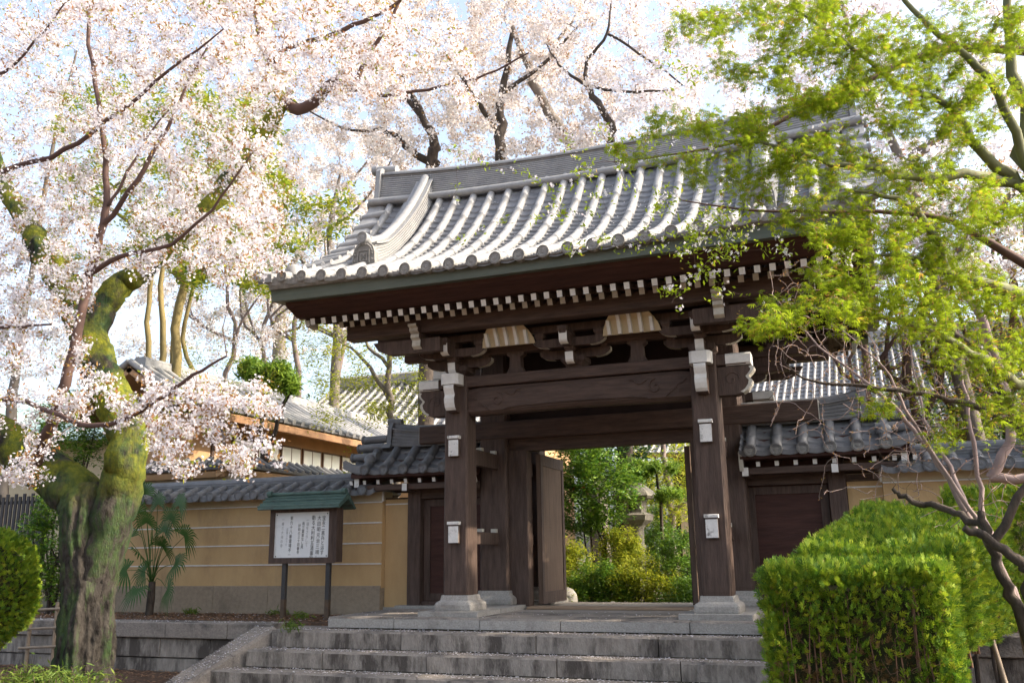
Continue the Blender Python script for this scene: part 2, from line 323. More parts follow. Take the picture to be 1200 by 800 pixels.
def pix(n, u0, u1, v0, v1, y0, y1): return np.array([tuple(at(random.uniform(u0, u1), random.uniform(v0, v1), random.uniform(y0, y1))) for _ in range(n)])
# ================================================================ SETTING
GZ = -1.12; TZ = -.08
def structure(o): o['kind'] = 'structure'; return o
g = MB(); g.box(-300, 300, -200, -2.9, GZ-.3, GZ); g.box(-300, -4.9, -2.9, -.6, GZ-.3, GZ+.0); g.box(3.9, 300, -2.9, -.6, GZ-.3, GZ)
structure(g.build('ground', 'soil'))
# bank of soil at the foot of the retaining wall
b = MB(); b.prism([(-2.6, GZ-.1), (-.62, GZ-.1), (-.62, -.86), (-1.4, -.9), (-2.3, GZ+.02)], 'x', -30, -5.3); structure(b.build('soil_bank', 'soil'))
t = MB(); t.box(-300, 300, -.25, 400, TZ-.4, TZ); structure(t.build('upper_terrace', 'earth'))
t = MB(); t.box(-14, -3.96, -.3, 1.62, TZ-.1, TZ+.004); t.box(3.96, 14, -.3, 1.62, TZ-.1, TZ+.004); structure(t.build('planting_strip', 'soil'))
t = MB(); t.box(-3.9, 3.9, .9, 3.9, -.05, .052); structure(t.build('gate_paving', 'pave'))
# retaining walls: cap course and two block courses, joints left open
def retaining(x0, x1, label):
    T0 = thing('retaining_wall', (x0, -.5, GZ), label, 'retaining wall')
    for nm, ya, za, zb, st in (('cap_course', -.68, -.32, -.07, 1.45), ('block_course', -.60, -.64, -.335, 1.1), ('block_course', -.58, -1.2, -.655, 1.3)):
        mb = MB(); x = x0
        while x < x1-.05:
            e = min(x+st*random.uniform(.85, 1.15), x1); mb.cbox(x+.006, e-.006, ya+random.uniform(-.006, .006), -.2, za, zb, .012, ax='x'); x = e
        mb.build(nm, 'riser' if nm != 'cap_course' else 'step', T0)
retaining(-14, -5.02, 'long grey stone retaining wall below the ochre wall, left of the steps, behind the mossy trunk')
retaining(3.9, 12, 'stone retaining wall behind the hedge and bare stems at the right')
# ---------------------------------------------------------------- stairs
ST = thing('stone_stairs', (0, -1.7, GZ), 'broad flight of stained granite steps leading up to the dark wooden gate', 'stairs')
def course(nm, x0, x1, y0, y1, z0, z1, st, m, seed):
    r_ = random.Random(seed); top = MB(); x = x0
    while x < x1-.05:
        e = min(x+st*r_.uniform(.7, 1.25), x1)
        if x1-e < .4: e = x1
        j = r_.uniform(-.008, .008)
        top.loft([[(xx, y0+j, z0), (xx, y0+j+(w1 := r_.uniform(-.004, .004)+.012*max(0, noise.noise(Vector((xx*4, y0*9, z1))))), z1-.022-w1), (xx, y0+j+.022+w1, z1+j*.4), (xx, y1, z1+j*.4), (xx, y1, z0)] for xx in np.linspace(x+.007, e-.007, max(2, int((e-x)/.09)))], mi=0)
        x = e
    o = top.build(nm, [m, 'step'], ST)
    me = o.data
    for p in me.polygons:
        if p.normal.z > .5 or p.normal.z < -.5: p.material_index = 1
course('top_step', -3.95, 3.95, -.72, .9, -.10, .055, 1.5, 'granite', 1)
course('step', -4.58, 3.95, -1.15, -.73, -.36, -.12, 1.75, 'riser', 2)
course('step', -4.82, 3.95, -1.56, -1.16, -.60, -.37, 1.6, 'riser', 3)
course('step', -5.10, 3.95, -1.98, -1.57, -.86, -.615, 1.7, 'riser', 4)
course('step', -5.30, 3.95, -2.42, -1.99, -1.14, -.87, 1.6, 'riser', 5)
mb = MB(); mb.box(-4.7, -3.96, -1.1, -.24, -.36, -.115); mb.build('landing', 'step', ST)
for k in range(3):   # stair side: sloping slabs
    def pt(u_): return (-4.72-.78*u_, -.95-2.1*u_, -.085-1.04*u_)
    a = pt(k/3+.002); c_ = pt((k+1)/3-.002); mb = MB()
    mb.loft([[(p[0]-.42, p[1], p[2]-.5), (p[0]-.42, p[1], p[2]-.01), (p[0]-.40, p[1], p[2]), (p[0]-.05, p[1], p[2]), (p[0], p[1], p[2]-.03), (p[0]+.02, p[1], p[2]-.5)] for p in (a, c_)]); mb.build('side_slab', 'step', ST)
# ================================================================ TEMPLE GATE
G = thing('temple_gate', (0, 1.74, .05), 'dark wooden temple gate with silver tiled roof and carved beam, atop the steps', 'gate')
YC = 1.74
def mir(p): return (p[0], 2*YC-p[1], p[2])
def lift(x): return .20*(min(abs(x), 4.7)/4.3)**2.6
def surf(x, y):
    s_ = min(y+2, 2*YC+2-y); return 5.03+.40*s_+.0035*s_*s_+.0285*s_**3+lift(x)*max(.45, 1-s_*.16)
def wlift(x): return lift(x)*.18
def surfn(x, y):
    d = (surf(x, y+.01)-surf(x, y-.01))/.02; n = math.hypot(1, d); return (0, -d/n, 1/n)
XS = [-4.42+8.84*i/34 for i in range(35)]
# roof deck
dk = MB(); secs = []
for x in XS:
    L_ = lift(x); L_ = wlift(x)
    top = [(y, surf(x, y)-.06) for y in np.linspace(-1.85, YC, 12)]
    low = [(-1.5, 4.97+L_), (-1.1, 4.95+L_), (.2, 5.5+L_*.5), (YC, 6.3)]
    prof = [(-1.9, surf(x, -1.9)-.12)]+[(y, z) for y, z in top]+[(2*YC-y, z) for y, z in top[::-1][1:]]+[(2*YC+1.9, surf(x, -1.9)-.12)]+[(2*YC-y, z) for y, z in low[:-1]]+low[::-1]
    secs.append([(x, y, z) for y, z in prof])
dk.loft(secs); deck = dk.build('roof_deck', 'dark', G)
def eave_strip(nm, m, poly, xs, T=None):
    mb = MB(T); mb.loft([[(x, y, z+wlift(x)) for y, z in poly] for x in xs]); return mb.build(nm, m, G)
for T in (None, mir):
    eave_strip('copper_fascia', 'copper', [(-1.90, 4.865), (-1.93, 5.06), (-1.55, 5.09), (-1.52, 4.90)], XS, T)
    eave_strip('copper_fascia_lip', 'copper', [(-1.92, 4.99), (-1.942, 5.068), (-1.91, 5.075), (-1.88, 4.99)], XS, T)
    xs = [-4.27+8.54*i/30 for i in range(31)]
    eave_strip('eave_board', 'woodr', [(-1.72, 4.82), (-1.75, 4.90), (-1.3, 4.93), (-1.28, 4.70), (-1.42, 4.705)], xs, T)
# pan tiles
NR = 24; PX = [-4.15+.361*i for i in range(NR)]
pan = MB(); K = 27; CR = 3.62/K
def pan_tiles(mb, T):
    o = len(mb.v)
    for i in range(-1, NR):
        xa = PX[i] if i >= 0 else -4.42; xb = PX[i+1] if i < NR-1 else 4.42
        for k in range(K):
            y0 = -2.0+CR*k; y1 = y0+CR+.01; q = []
            for (yy, dz) in ((y0, -.03), (y0, .026), (y1, -.018)):
                for t_ in (0, .25, .5, .75, 1):
                    x = xa+(xb-xa)*t_; cz = .055*((2*t_-1)**2)-.02; q.append((x, yy, surf(x, yy)+cz+dz))
            if T: q = [T(p) for p in q]
            mb.add(q, [(r_*5+j, r_*5+j+1, (r_+1)*5+j+1, (r_+1)*5+j) for r_ in (0, 1) for j in range(4)], 0)
pan_tiles(pan, None); pan_tiles(pan, mir); pan.build('pan_tiles', 'pan', G)
def round_row(mb, x, y0=-2.02, y1=1.55, T=None, r_=.074, sf=None, seg=.31, n=12):
    sf = sf or surf; k = max(2, int((y1-y0)/seg)); secs = []
    for i in range(k):
        jx = random.uniform(-.005, .005); jr = random.uniform(.985, 1.02)
        for u_, rr in ((0, r_*1.02), (.10, r_*1.02), (.12, r_*.985), (.995, r_*.975)):
            y = y0+(y1-y0)*(i+u_)/k; z = sf(x, y)+.045; d = (sf(x, y+.02)-sf(x, y-.02))/.04; h = math.hypot(1, d); ny, nz = -d/h, 1/h
            q = []
            for j in range(n):
                a = 2*math.pi*j/n; q.append((x+jx+rr*jr*math.cos(a), y+rr*jr*math.sin(a)*ny, z+rr*jr*math.sin(a)*nz))
            secs.append([T(p) for p in q] if T else q)
    mb.loft(secs, sm=True)
rt_ = MB()
for x in PX: round_row(rt_, x+random.uniform(-.006, .006)); round_row(rt_, x, T=mir)
rt_.build('round_tile_rows', 'tile', G)
# eave end discs
def discs(mb, x, y, z, r_=.092, T=None, ax='y', sg=-1):
    pr = [(0, .006), (r_*.25, .006), (r_*.3, .0), (r_*.62, .0), (r_*.66, .008), (r_*.78, .008), (r_*.8, .0), (r_*.86, .0), (r_*.9, .016), (r_, .012), (r_, -.10)]
    p2 = [(a, sg*h) for a, h in pr]
    m2 = MB(T); m2.lathe(p2, (x, y, z), 20, 0, False, ax)
    mb.add(m2.v, m2.f, 0, False)
for x in PX:
    for T in (None, mir):
        mb = MB(); discs(mb, x, -2.035, surf(x, -2.03)+.055, T=T); mb.build('tile_end_disc', 'disc', G)
for T in (None, mir):
    lip = MB()
    for i in range(-1, NR):
        xa = PX[i] if i >= 0 else -4.42; xb = PX[i+1] if i < NR-1 else 4.42; q = []
        for t_ in np.linspace(0, 1, 7):
            x = xa+(xb-xa)*t_; z = surf(x, -2)+.05*((2*t_-1)**2)+.0; zb_ = 5.035+.2*lift(x); q += [(x, -2.03, z), (x, -2.02, (z+zb_)/2-.02*(1-(2*t_-1)**2)), (x, -1.98, zb_), (x, -1.85, zb_)]
        if T: q = [T(p) for p in q]
        lip.add(q, [(4*j+a, 4*j+a+1, 4*j+a+5, 4*j+a+4) for j in range(6) for a in (0, 1, 2)])
    lip.build('eave_pan_lip', 'disc', G)
# verge (both gables): strip, cross stubs and a corner tile
for sx in (-1, 1):
    vg = MB()
    for T in (None, mir):
        secs = []
        for y in np.linspace(-2.0, YC, 16):
            q = [(sx*4.28, y, surf(4.3, y)+.03), (sx*4.36, y, surf(4.3, y)+.09), (sx*4.62, y, surf(4.3, y)+.10), (sx*4.62, y, surf(4.3, y)-.05), (sx*4.30, y, surf(4.3, y)-.05)]
            secs.append([T(p) for p in q] if T else q)
        vg.loft(secs)
        for k in range(13):
            y = -1.72+k*.265; q0 = (sx*4.12, y, surf(4.3, y)+.09); q1 = (sx*4.64, y, surf(4.3, y)+.06)
            if T: q0, q1 = T(q0), T(q1)
            vg.tube([q0, q1], .075, 12, 0, True); vg.tube([q1, (q1[0]+sx*.03, q1[1], q1[2])], .09, 14, 0, False)
    vg.build('verge_tiles', 'tile', G)
    for T in (None, mir):
        cr = MB(T); z = surf(4.3, -2)
        cr.loft([[(sx*(4.33+.33*u_)+0, -2.04-.02*u_+dy*(1-.2*u_), z+.02+.10*u_*u_+dz*(1+.25*u_)) for dy, dz in ((-.02, -.07), (-.02, .06), (.1, .10), (.22, .06), (.22, -.07))] for u_ in (0, .25, .5, .75, 1)], sm=False); cr.build('corner_tile', 'tile', G)
        kn = MB(T); kn.lathe([(.15, -.05), (.15, .02), (.135, .08), (.10, .125), (.05, .15), (.01, .155)], (sx*4.15, -1.72, surf(4.15, -1.72)+.07), 18); kn.build('verge_knob', 'tile', G)
# main ridge: stacked flat tiles with a round crest
def ridge_profile(zb, zt, w0, w1, n, crest=.095, inset=.014):
    L_ = []; h = (zt-zb)/n
    for k in range(n):
        w_ = w0+(w1-w0)*k/n; z = zb+h*k
        L_ += [(w_-inset*1.0, z), (w_-inset, z+h*.30), (w_, z+h*.34), (w_, z+h*.98)]
    arc = [(crest*math.cos(a), zt+crest*.75+crest*math.sin(a)) for a in np.linspace(-.5, math.pi+.5, 10)]
    return L_+[(w1+.05, zt), (w1+.05, zt+.03)]+arc+[(-w1-.05, zt+.03), (-w1-.05, zt)]+[(-a, z) for a, z in L_[::-1]]
rd = MB(); secs = []
for x in np.linspace(-4.42, 4.42, 27):
    q = (abs(x)/4.42)**2; pr = ridge_profile(7.70+.17*q, 8.20+.25*q, .30, .19, 12)
    secs.append([(x, YC+a, z) for a, z in pr])
rd.loft(secs); rd.build('main_ridge', 'tile', G)
rb = MB()
for T in (None, mir):
    rb2 = MB(T); rb2.tube([(x, YC-.37, 7.66+.16*(abs(x)/4.4)**2) for x in np.linspace(-4.6, 4.6, 15)], .075, 10); rb.add(rb2.v, rb2.f, 0, True)
rb.build('ridge_base_roll', 'tile', G)
for sx in (-1, 1):
    en = MB(); en.prism([(YC-.34, 7.90), (YC+.34, 7.90), (YC+.27, 8.54), (YC+.2, 8.62), (YC-.2, 8.62), (YC-.27, 8.54)], 'x', sx*4.43, sx*4.53)
    o = en.build('ridge_end_plate', 'tile', G)
    en = MB(); en.tube([(sx*4.2, YC, 8.62), (sx*4.72, YC, 8.68)], .09, 16); discs(en, sx*4.73, YC, 8.68, .105, None, 'x', sx); en.build('ridge_end_roll', 'tile', o)
# descending ridges with crest tile and stamped end plate
for sx in (-1, 1):
    for T in (None, mir):
        x0 = -3.43 if sx < 0 else 3.06; ds = MB(T); secs = []
        for y in np.linspace(-.62, 1.46, 17):
            u_ = (y+.62)/2.08; zb = surf(x0, y)+.02; zt = zb+.26+.16*u_+.10*max(0, 1-u_*5); pr = ridge_profile(zb, zt, .20, .125, 7, .085, .016)
            secs.append([(x0+a, y-.10*(z-zb)*(0 if y > -.5 else 1), z) for a, z in pr])
        ds.loft(secs); dr = ds.build('descending_ridge', 'tile', G)
        zb = surf(x0, -.72); pl = MB(T); arch = [(-.215, -.02), (-.20, .26), (-.16, .36), (-.09, .42), (0, .44), (.09, .42), (.16, .36), (.20, .26), (.215, -.02)]
        pl.prism([(x0+a*1.0, zb+h) for a, h in arch], 'y', -.78, -.66)
        inn = [(a*.66, .03+(h)*.74) for a, h in arch]; n_ = len(arch)
        pl.add([(x0+a, -.795, zb+h) for a, h in arch]+[(x0+a*.9, -.795, zb+h*.95+.0) for a, h in arch], [(i, i+1, n_+i+1, n_+i) for i in range(n_-1)])
        oni = pl.build('ridge_end_tile', 'disc', G)
        bead = MB(T)
        for i in range(19):
            tt = i/18*(n_-1); j = min(int(tt), n_-2); f_ = tt-j; a = (arch[j][0]*(1-f_)+arch[j+1][0]*f_)*.82; h = (arch[j][1]*(1-f_)+arch[j+1][1]*f_)*.86+.02
            bead.lathe([(.018, -.02), (.016, -.03), (.006, -.036)], (x0+a, -.775, zb+h), 8, 0, True, 'y')
        for a0, a1, h0, h1 in ((-.115, .115, .275, .295), (-.115, .115, .055, .07), (-.115, -.098, .07, .275), (.098, .115, .07, .275), (-.07, .07, .215, .235), (-.07, .07, .10, .115), (-.07, -.05, .115, .215), (.05, .07, .115, .215), (-.035, .035, .155, .17), (-.01, .01, .115, .215), (-.05, -.01, .185, .195)):
            bead.box(x0+a0, x0+a1, -.80, -.775, zb+h0, zb+h1)
        bead.build('relief', 'disc', oni)
        ro = MB(T); ro.tube([(x0, -.55, zb+.47), (x0, -.84, zb+.50)], .085, 16); discs(ro, x0, -.85, zb+.50, .10); ro.build('crest_end_roll', 'tile', dr)
# bargeboards and gable infill
for sx in (-1, 1):
    bb = MB()
    secs = []
    for y in np.linspace(-1.7, 2*YC+1.7, 25):
        z = surf(4.2, y)-.14; h = .30+.06*abs(y-YC)/3.4; secs.append([(sx*4.14, y, z), (sx*4.22, y, z), (sx*4.22, y, z-h), (sx*4.14, y, z-h)])
    bb.loft(secs); bb.build('bargeboard', 'woodr', G)
    gi = MB(); gi.prism([(-.3, 4.6), (2*YC+.3, 4.6), (2*YC+.2, 5.3), (YC, 7.3), (-.2, 5.3)], 'x', sx*2.55, sx*2.65); gi.build('gable_board', 'dark', G)
    pd = MB(); pd.prism([(YC-.2, 6.9), (YC-.28, 6.6), (YC-.1, 6.45), (YC, 6.2), (YC+.1, 6.45), (YC+.28, 6.6), (YC+.2, 6.9)], 'x', sx*4.23, sx*4.28); pd.build('gable_pendant', 'woodr', G)
# rafters: flying row and base row, white ends
FX = [-3.99+.1995*i for i in range(41)]
def rafter(nm, x, y0, z0, y1, z1, T, em):
    mb = MB(T); L_ = wlift(x); mb.beam((x, y0, z0+L_), (x, y1, z1+L_*.5), .080, .098, 0, 1); mb.build(nm, ['wood', em], G)
for i, x in enumerate(FX):
    rafter('flying_rafter', x, -1.38, 4.63, -.55, 4.90, None, 'white'); rafter('flying_rafter', x, -1.38, 4.63, -.55, 4.90, mir, 'white')
    if abs(x) < 3.85:
        rafter('base_rafter', x+.145, -1.07, 4.615, .3, 5.20, None, 'greyp'); rafter('base_rafter', x+.145, -1.07, 4.615, .3, 5.20, mir, 'greyp')
for T in (None, mir):
    mb = MB(T); mb.loft([[(x, y, z+wlift(x)) for y, z in ((-1.02, 4.68), (-1.05, 4.74), (-.55, 4.86), (-.5, 4.78))] for x in xs if abs(x) < 4.1]); mb.build('rafter_board', 'wood', G)
    for (a_, b_, c_, d_, xm) in ((-1.34, 4.70, -.5, 4.985, 4.15), (-1.03, 4.69, .4, 5.31, 4.0)):
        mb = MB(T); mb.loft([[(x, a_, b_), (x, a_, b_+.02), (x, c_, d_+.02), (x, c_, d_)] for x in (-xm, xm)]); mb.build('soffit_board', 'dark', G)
    for sx in (-1, 1):
        mb = MB(T); mb.prism([(sx*4.16, 4.60), (sx*4.10, 4.62), (sx*4.12, 4.90), (sx*4.26, 4.93), (sx*4.27, 4.86), (sx*4.2, 4.74)], 'y', -1.30, -1.05); mb.build('curved_verge_end', 'greyp', G)
# ---- purlins
for T in (None, mir):
    mb = MB(T); mb.cbox(-3.68, 3.68, -.84, -.60, 4.43, 4.70, .015, 0, 'x'); mb.build('eave_purlin', 'woodx', G)
    for sx in (-1, 1):
        mb = MB(T); mb.box(min(sx*3.68, sx*3.685), max(sx*3.68, sx*3.685), -.82, -.62, 4.45, 4.62); mb.build('purlin_end', 'greyp', G)
    mb = MB(T); mb.cbox(-3.5, 3.5, -.13, .13, 4.42, 4.66, .015, 0, 'x'); mb.build('wall_purlin', 'woodx', G)
    mb = MB(T); mb.cbox(-3.0, 3.0, -.09, .09, 4.14, 4.27, .012, 0, 'x'); mb.build('through_tie', 'woodx', G)
# ---- daiwa plate and carved beam
def carved_beam(T):
    mb = MB(T); mb.cbox(-1.9, 1.9, -.17, .17, 3.615, 3.79, .012, 0, 'x'); mb.build('head_plate', 'woodx', G)
    mb = MB(T)   # rounded rainbow beam
    secs = []
    for x in np.linspace(-1.85, 1.85, 33):
        a = abs(x)/1.85; zt = 3.60-.06*max(0, a-.9)*10*.5; zb = 3.15+.035*(1-a)+.06*max(0, a-.93)*6; th = .155-.05*max(0, a-.88)*6
        secs.append([(x, y*th, zb+(zt-zb)*h) for y, h in ((-.6, 0), (-1, .12), (-1.08, .45), (-1, .85), (-.7, 1), (.7, 1), (1, .85), (1.08, .45), (1, .12), (.6, 0))])
    mb.loft(secs, sm=False); rb_ = mb.build('carved_beam', 'woodx', G)
    cv = MB(T)
    for s_ in (-1, 1):
        sp = [(s_*(1.28+.0)+s_*(.115*(1-t/15))*math.cos(t*.55+1.6), -.175, 3.38+(.125*(1-t/15))*math.sin(t*.55+1.6)) for t in range(15)]
        cv.tube(sp, .0085, 5)
        cv.tube([(s_*1.42, -.175, 3.21), (s_*1.50, -.175, 3.28), (s_*1.58, -.172, 3.33), (s_*1.62, -.172, 3.40), (s_*1.69, -.168, 3.41), (s_*1.74, -.166, 3.47)], .009, 5)
        cv.tube([(s_*1.16, -.175, 3.50), (s_*1.06, -.177, 3.44), (s_*1.00, -.178, 3.44), (s_*.96, -.178, 3.50), (s_*.88, -.178, 3.52)], .008, 5)
        cv.tube([(s_*1.2, -.172, 3.20), (s_*1.1, -.175, 3.235), (s_*.9, -.176, 3.25)], .009, 5)
    cv.tube([(x, -.174, 3.25+.012*(1-abs(x))) for x in np.linspace(-.95, .95, 15)], .010, 5)
    cv.build('scroll_carving', 'woodx', rb_)
carved_beam(None); carved_beam(mir)
# ---- columns
def column(x, T, main=False):
    w_ = .21 if not main else .27; y = 0 if not main else YC; z1 = 3.8 if not main else 5.2
    mb = MB(T); mb.loft([[(x+a*w_*k, y+b*w_*k, z) for a, b in ((-.86, -1), (.86, -1), (1, -.86), (1, .86), (.86, 1), (-.86, 1), (-1, .86), (-1, -.86))] for z, k in ((.355, .97), (.42, 1), (2, .97), (z1, .92))]); c = mb.build('column', 'wood', G)
    bw = w_+.085; mb = MB(T)
    pr = [(bw*1.04, .13), (bw*1.06, .15), (bw*1.06, .22), (bw*1.0, .255), (w_+.035, .285), (w_+.02, .36)]
    mb.loft([[(x+a*r_, y+b*r_, z) for a, b in ((-.93, -1), (.93, -1), (1, -.93), (1, .93), (.93, 1), (-.93, 1), (-1, .93), (-1, -.93))] for r_, z in pr]); mb.build('base_stone', 'granite', G)
    return c
for x in (-2, 2):
    for T in (None, mir): column(x, T)
    column(x*1.02, None, True)
    mb = MB(); mb.cbox(x-.5, x+.5, -.50, .42, .02, .13, .01); mb.build('plinth_stone', 'granite', G)
    mb = MB(); mb.cbox(x-.5, x+.5, .44, 2.3, .02, .128, .01); mb.build('plinth_stone', 'granite', G)
    mb = MB(); mb.cbox(x-.5, x+.5, 2.9, 3.98, .02, .126, .01); mb.build('plinth_stone', 'granite', G)
    # side ties between front, main and rear columns, and their capped ends
    for z0, z1 in ((2.42, 2.68), (1.13, 1.33)):
        mb = MB(); mb.cbox(x-.065, x+.065, -.20, 3.68, z0, z1, .008, 0, 'y'); mb.build('side_tie', 'wood', G)
        for T in (None, mir):
            zz = z1+.02; mb = MB(T); mb.box(x-.085, x+.085, -.275, -.2, zz-.205, zz+.07); e = mb.build('tie_end', 'wood', G)
            mb = MB(T); mb.box(x-.085, x+.085, -.282, -.276, zz-.20, zz+.055); mb.cbox(x-.10, x+.10, -.30, -.19, zz+.075, zz+.125, .008, 0, 'x'); mb.build('tie_end_cap', 'whitew', e)
        mb = MB(); mb.box(x-.05, x+.05, .75, .85, z1+.005, z1+.055); mb.box(x-.05, x+.05, YC-.36, YC-.29, z1+.003, z1+.065); mb.build('wedge', 'greyp', G)
# ---- noses at the column heads
def nose_prof(L_, H, dx=0):
    """scrolled beam nose: list of (out, z), z from 0 (bottom) to H"""
    return [(0, 0), (L_*.50, 0), (L_*.66, H*.05), (L_*.80, H*.15), (L_*.90, H*.32), (L_*.93, H*.48), (L_*.86, H*.58), (L_*.84, H*.64), (L_*.92, H*.74), (L_*.99, H*.85), (L_, H*.93), (L_*.95, H), (0, H)]
for x in (-2, 2):
    for T in (None, mir):
        sg = -1 if x < 0 else 1
        # sideways nose (dark, white rim) with the plate end above it (white)
        pr = [(x+sg*(.20+a), 3.18+h) for a, h in nose_prof(.52, .42)]
        mb = MB(T); mb.prism(pr, 'y', -.11, .11, 0); n1 = mb.build('scrolled_nose', 'wood', G)
        mb = MB(T); rim = pr[2:-1]; cx = x+sg*.2
        q = [(cx+(a-cx)*1.012, 0, z) for a, z in rim]
        mb.add([(a, -.112, z) for a, _, z in q]+[(a, .112, z) for a, _, z in q], [(i, i+1, len(q)+i+1, len(q)+i) for i in range(len(q)-1)])
        mb.add([(a, -.112, z) for a, _, z in q]+[(cx+(a-cx)*.90, -.112, 3.39+(z-3.39)*.90) for a, _, z in q], [(i, i+1, len(q)+i+1, len(q)+i) for i in range(len(q)-1)]); mb.build('painted_rim', 'greyp', n1)
        mb = MB(T); mb.tube([(x+sg*(.40+(.115*(1-t/16))*math.cos(t*.55)), -.113, 3.41+(.12*(1-t/16))*math.sin(t*.55)) for t in range(16)], .008, 5); mb.build('spiral_carving', 'wood', n1)
        mb = MB(T); mb.cbox(min(x+sg*.18, x+sg*.62), max(x+sg*.18, x+sg*.62), -.15, .15, 3.62, 3.78, .012, 0, 'x'); pe = mb.build('plate_end', 'wood', G)
        mb = MB(T); mb.cbox(min(x+sg*.33, x+sg*.69), max(x+sg*.33, x+sg*.69), -.158, .158, 3.612, 3.79, .03, 0, 'x'); mb.build('plate_end_cap', 'white', pe)
        # forward nose
        pr = [(-.16-a, 3.20+h) for a, h in nose_prof(.30, .42)]
        mb = MB(T); mb.prism(pr, 'x', x-.085, x+.085, 0); n2 = mb.build('scrolled_nose', 'wood', G)
        mb = MB(T); rim = [(-.16-(a*1.0), 3.20+h) for a, h in nose_prof(.306, .42)][2:-1]
        rim = [(a-.004, z) for a, z in rim]
        mb.add([(x-.088, a, z) for a, z in rim]+[(x+.088, a, z) for a, z in rim], [(i, i+1, len(rim)+i+1, len(rim)+i) for i in range(len(rim)-1)]); mb.build('painted_rim', 'white', n2)
        mb = MB(T); mb.prism([(x-.15, .0), (x-.17, .07), (x-.15, .18), (x-.11, .21), (x+.11, .21), (x+.15, .18), (x+.17, .07), (x+.15, 0)], 'z', 0, 1)  # placeholder shape scaled below
        mb.v = [(p[0], -.20-p[1]*1.25, 3.63+p[2]*.175) if not T else mir((p[0], -.20-(2*YC-p[1])*1.25, 3.63+p[2]*.175)) for p in mb.v]
        mb.build('head_cap', 'white', G)
# ---- bracket sets
def hijiki(Ln, H):
    """bracket arm seen from the side, centred on 0: boat-shaped underside"""
    h = Ln/2; r_ = [(h, H), (h, H*.62), (h-.03, H*.40), (h-.08, H*.18), (h-.16, H*.04), (h-.24, 0)]
    return [(-a, b) for a, b in r_]+[(a, b) for a, b in r_[::-1]]
def bearing_block(mb, x, y, z, w_=.15, h=.11):
    mb.loft([[(x+a*w_*k/2, y+b*w_*k/2, z+hh*h) for a, b in ((-1, -1), (1, -1), (1, 1), (-1, 1))] for k, hh in ((.66, 0), (.72, .18), (.98, .48), (1, .5), (1, 1))])
def bracket(x, T):
    mb = MB(T); mb.loft([[(x+a*k, b*k, z) for a, b in ((-1, -1), (1, -1), (1, 1), (-1, 1))] for k, z in ((.12, 3.79), (.13, 3.83), (.185, 3.89), (.19, 3.895), (.19, 3.97))]); mb.build('bearing_block', 'wood', G)
    def armx(y, z, Ln, H=.14):
        m2 = MB(T); pr = hijiki(Ln, H); m2.prism([(x+a, z+h) for a, h in pr], 'y', y-.055, y+.055); a_ = m2.build('bracket_arm', 'wood', G)
        for s_ in (-1, 1):
            m3 = MB(T); q = [(x+s_*(a*1.006), z+h-.002) for a, h in pr[len(pr)//2:][::1]]; q = [(x+s_*abs(a)*1.008, z+h-.003) for a, h in hijiki(Ln, H)[6:]]
            m3.add([(a, y-.058, h) for a, h in q]+[(a, y+.058, h) for a, h in q], [(i, i+1, 6+i+1, 6+i) for i in range(5)]); m3.build('painted_end', 'greyp', a_)
    def army(y0, z, H, wd, m='white', curve=.05):
        m2 = MB(T); m2.prism([(.1, z), (y0+.10, z), (y0+.04, z+.02), (y0+curve*.3, z+.05), (y0, z+H), (.1, z+H)], 'x', x-wd/2, x+wd/2); a_ = m2.build('projecting_arm', 'wood', G)
        m3 = MB(T); q = [(y0+.10, z-.003), (y0+.04-.003, z+.018), (y0+curve*.3-.004, z+.05), (y0-.004, z+H)]
        m3.add([(x-wd/2-.002, a, h) for a, h in q]+[(x+wd/2+.002, a, h) for a, h in q], [(i, i+1, 5+i, 4+i) for i in range(3)]); m3.build('painted_end', m, a_)
    armx(0, 3.96, 1.15); army(-.36, 3.83, .17, .125)
    for dx in (-.48, 0, .48):
        m4 = MB(T); bearing_block(m4, x+dx, 0, 4.10); m4.build('small_block', 'wood', G)
    m4 = MB(T); bearing_block(m4, x, -.30, 4.0); m4.build('small_block', 'wood', G)
    armx(-.30, 4.09, 1.15, .13); army(-.66, 4.08, .20, .125, 'white')
    for dx in (-.48, 0, .48):
        m4 = MB(T); bearing_block(m4, x+dx, -.30, 4.22); m4.build('small_block', 'wood', G)
    m4 = MB(T); bearing_block(m4, x, -.62, 4.23); m4.build('small_block', 'wood', G)
    armx(-.30, 4.33, 1.35, .11)
for x in (-2, 0, 2): bracket(x, None); bracket(x, mir)
# corner arms at the outer ends
for sx in (-1, 1):
    for T in (None, mir):
        for y0, z0, H in ((-.92, 4.17, .22), (-1.02, 4.40, .14)):
            x = sx*2.38; mb = MB(T); mb.prism([(.1, z0), (y0+.12, z0), (y0+.05, z0+.04), (y0+.06, z0+H*.6), (y0, z0+H*.75), (y0, z0+H), (.1, z0+H)], 'x', x-.07, x+.07); a_ = mb.build('projecting_arm', 'wood', G)
            mb = MB(T); q = [(y0+.12, z0-.003), (y0+.046, z0+.037), (y0+.056, z0+H*.6), (y0-.004, z0+H*.75), (y0-.004, z0+H)]
            mb.add([(x-.074, a, h) for a, h in q]+[(x+.074, a, h) for a, h in q], [(i, i+1, 6+i, 5+i) for i in range(4)]); mb.build('painted_end', 'greyp', a_)
        mb = MB(T); mb.prism([(sx*(2.0), 4.12), (sx*2.9, 4.12), (sx*3.1, 4.2), (sx*3.2, 4.34), (sx*2.0, 4.34)], 'y', -.80, -.66); mb.build('purlin_bracket', 'wood', G)
        mb = MB(T); mb.prism([(sx*(2.0), 4.12), (sx*2.7, 4.12), (sx*2.9, 4.2), (sx*3.0, 4.42), (sx*2.0, 4.42)], 'y', -.08, .08); mb.build('purlin_bracket', 'wood', G)
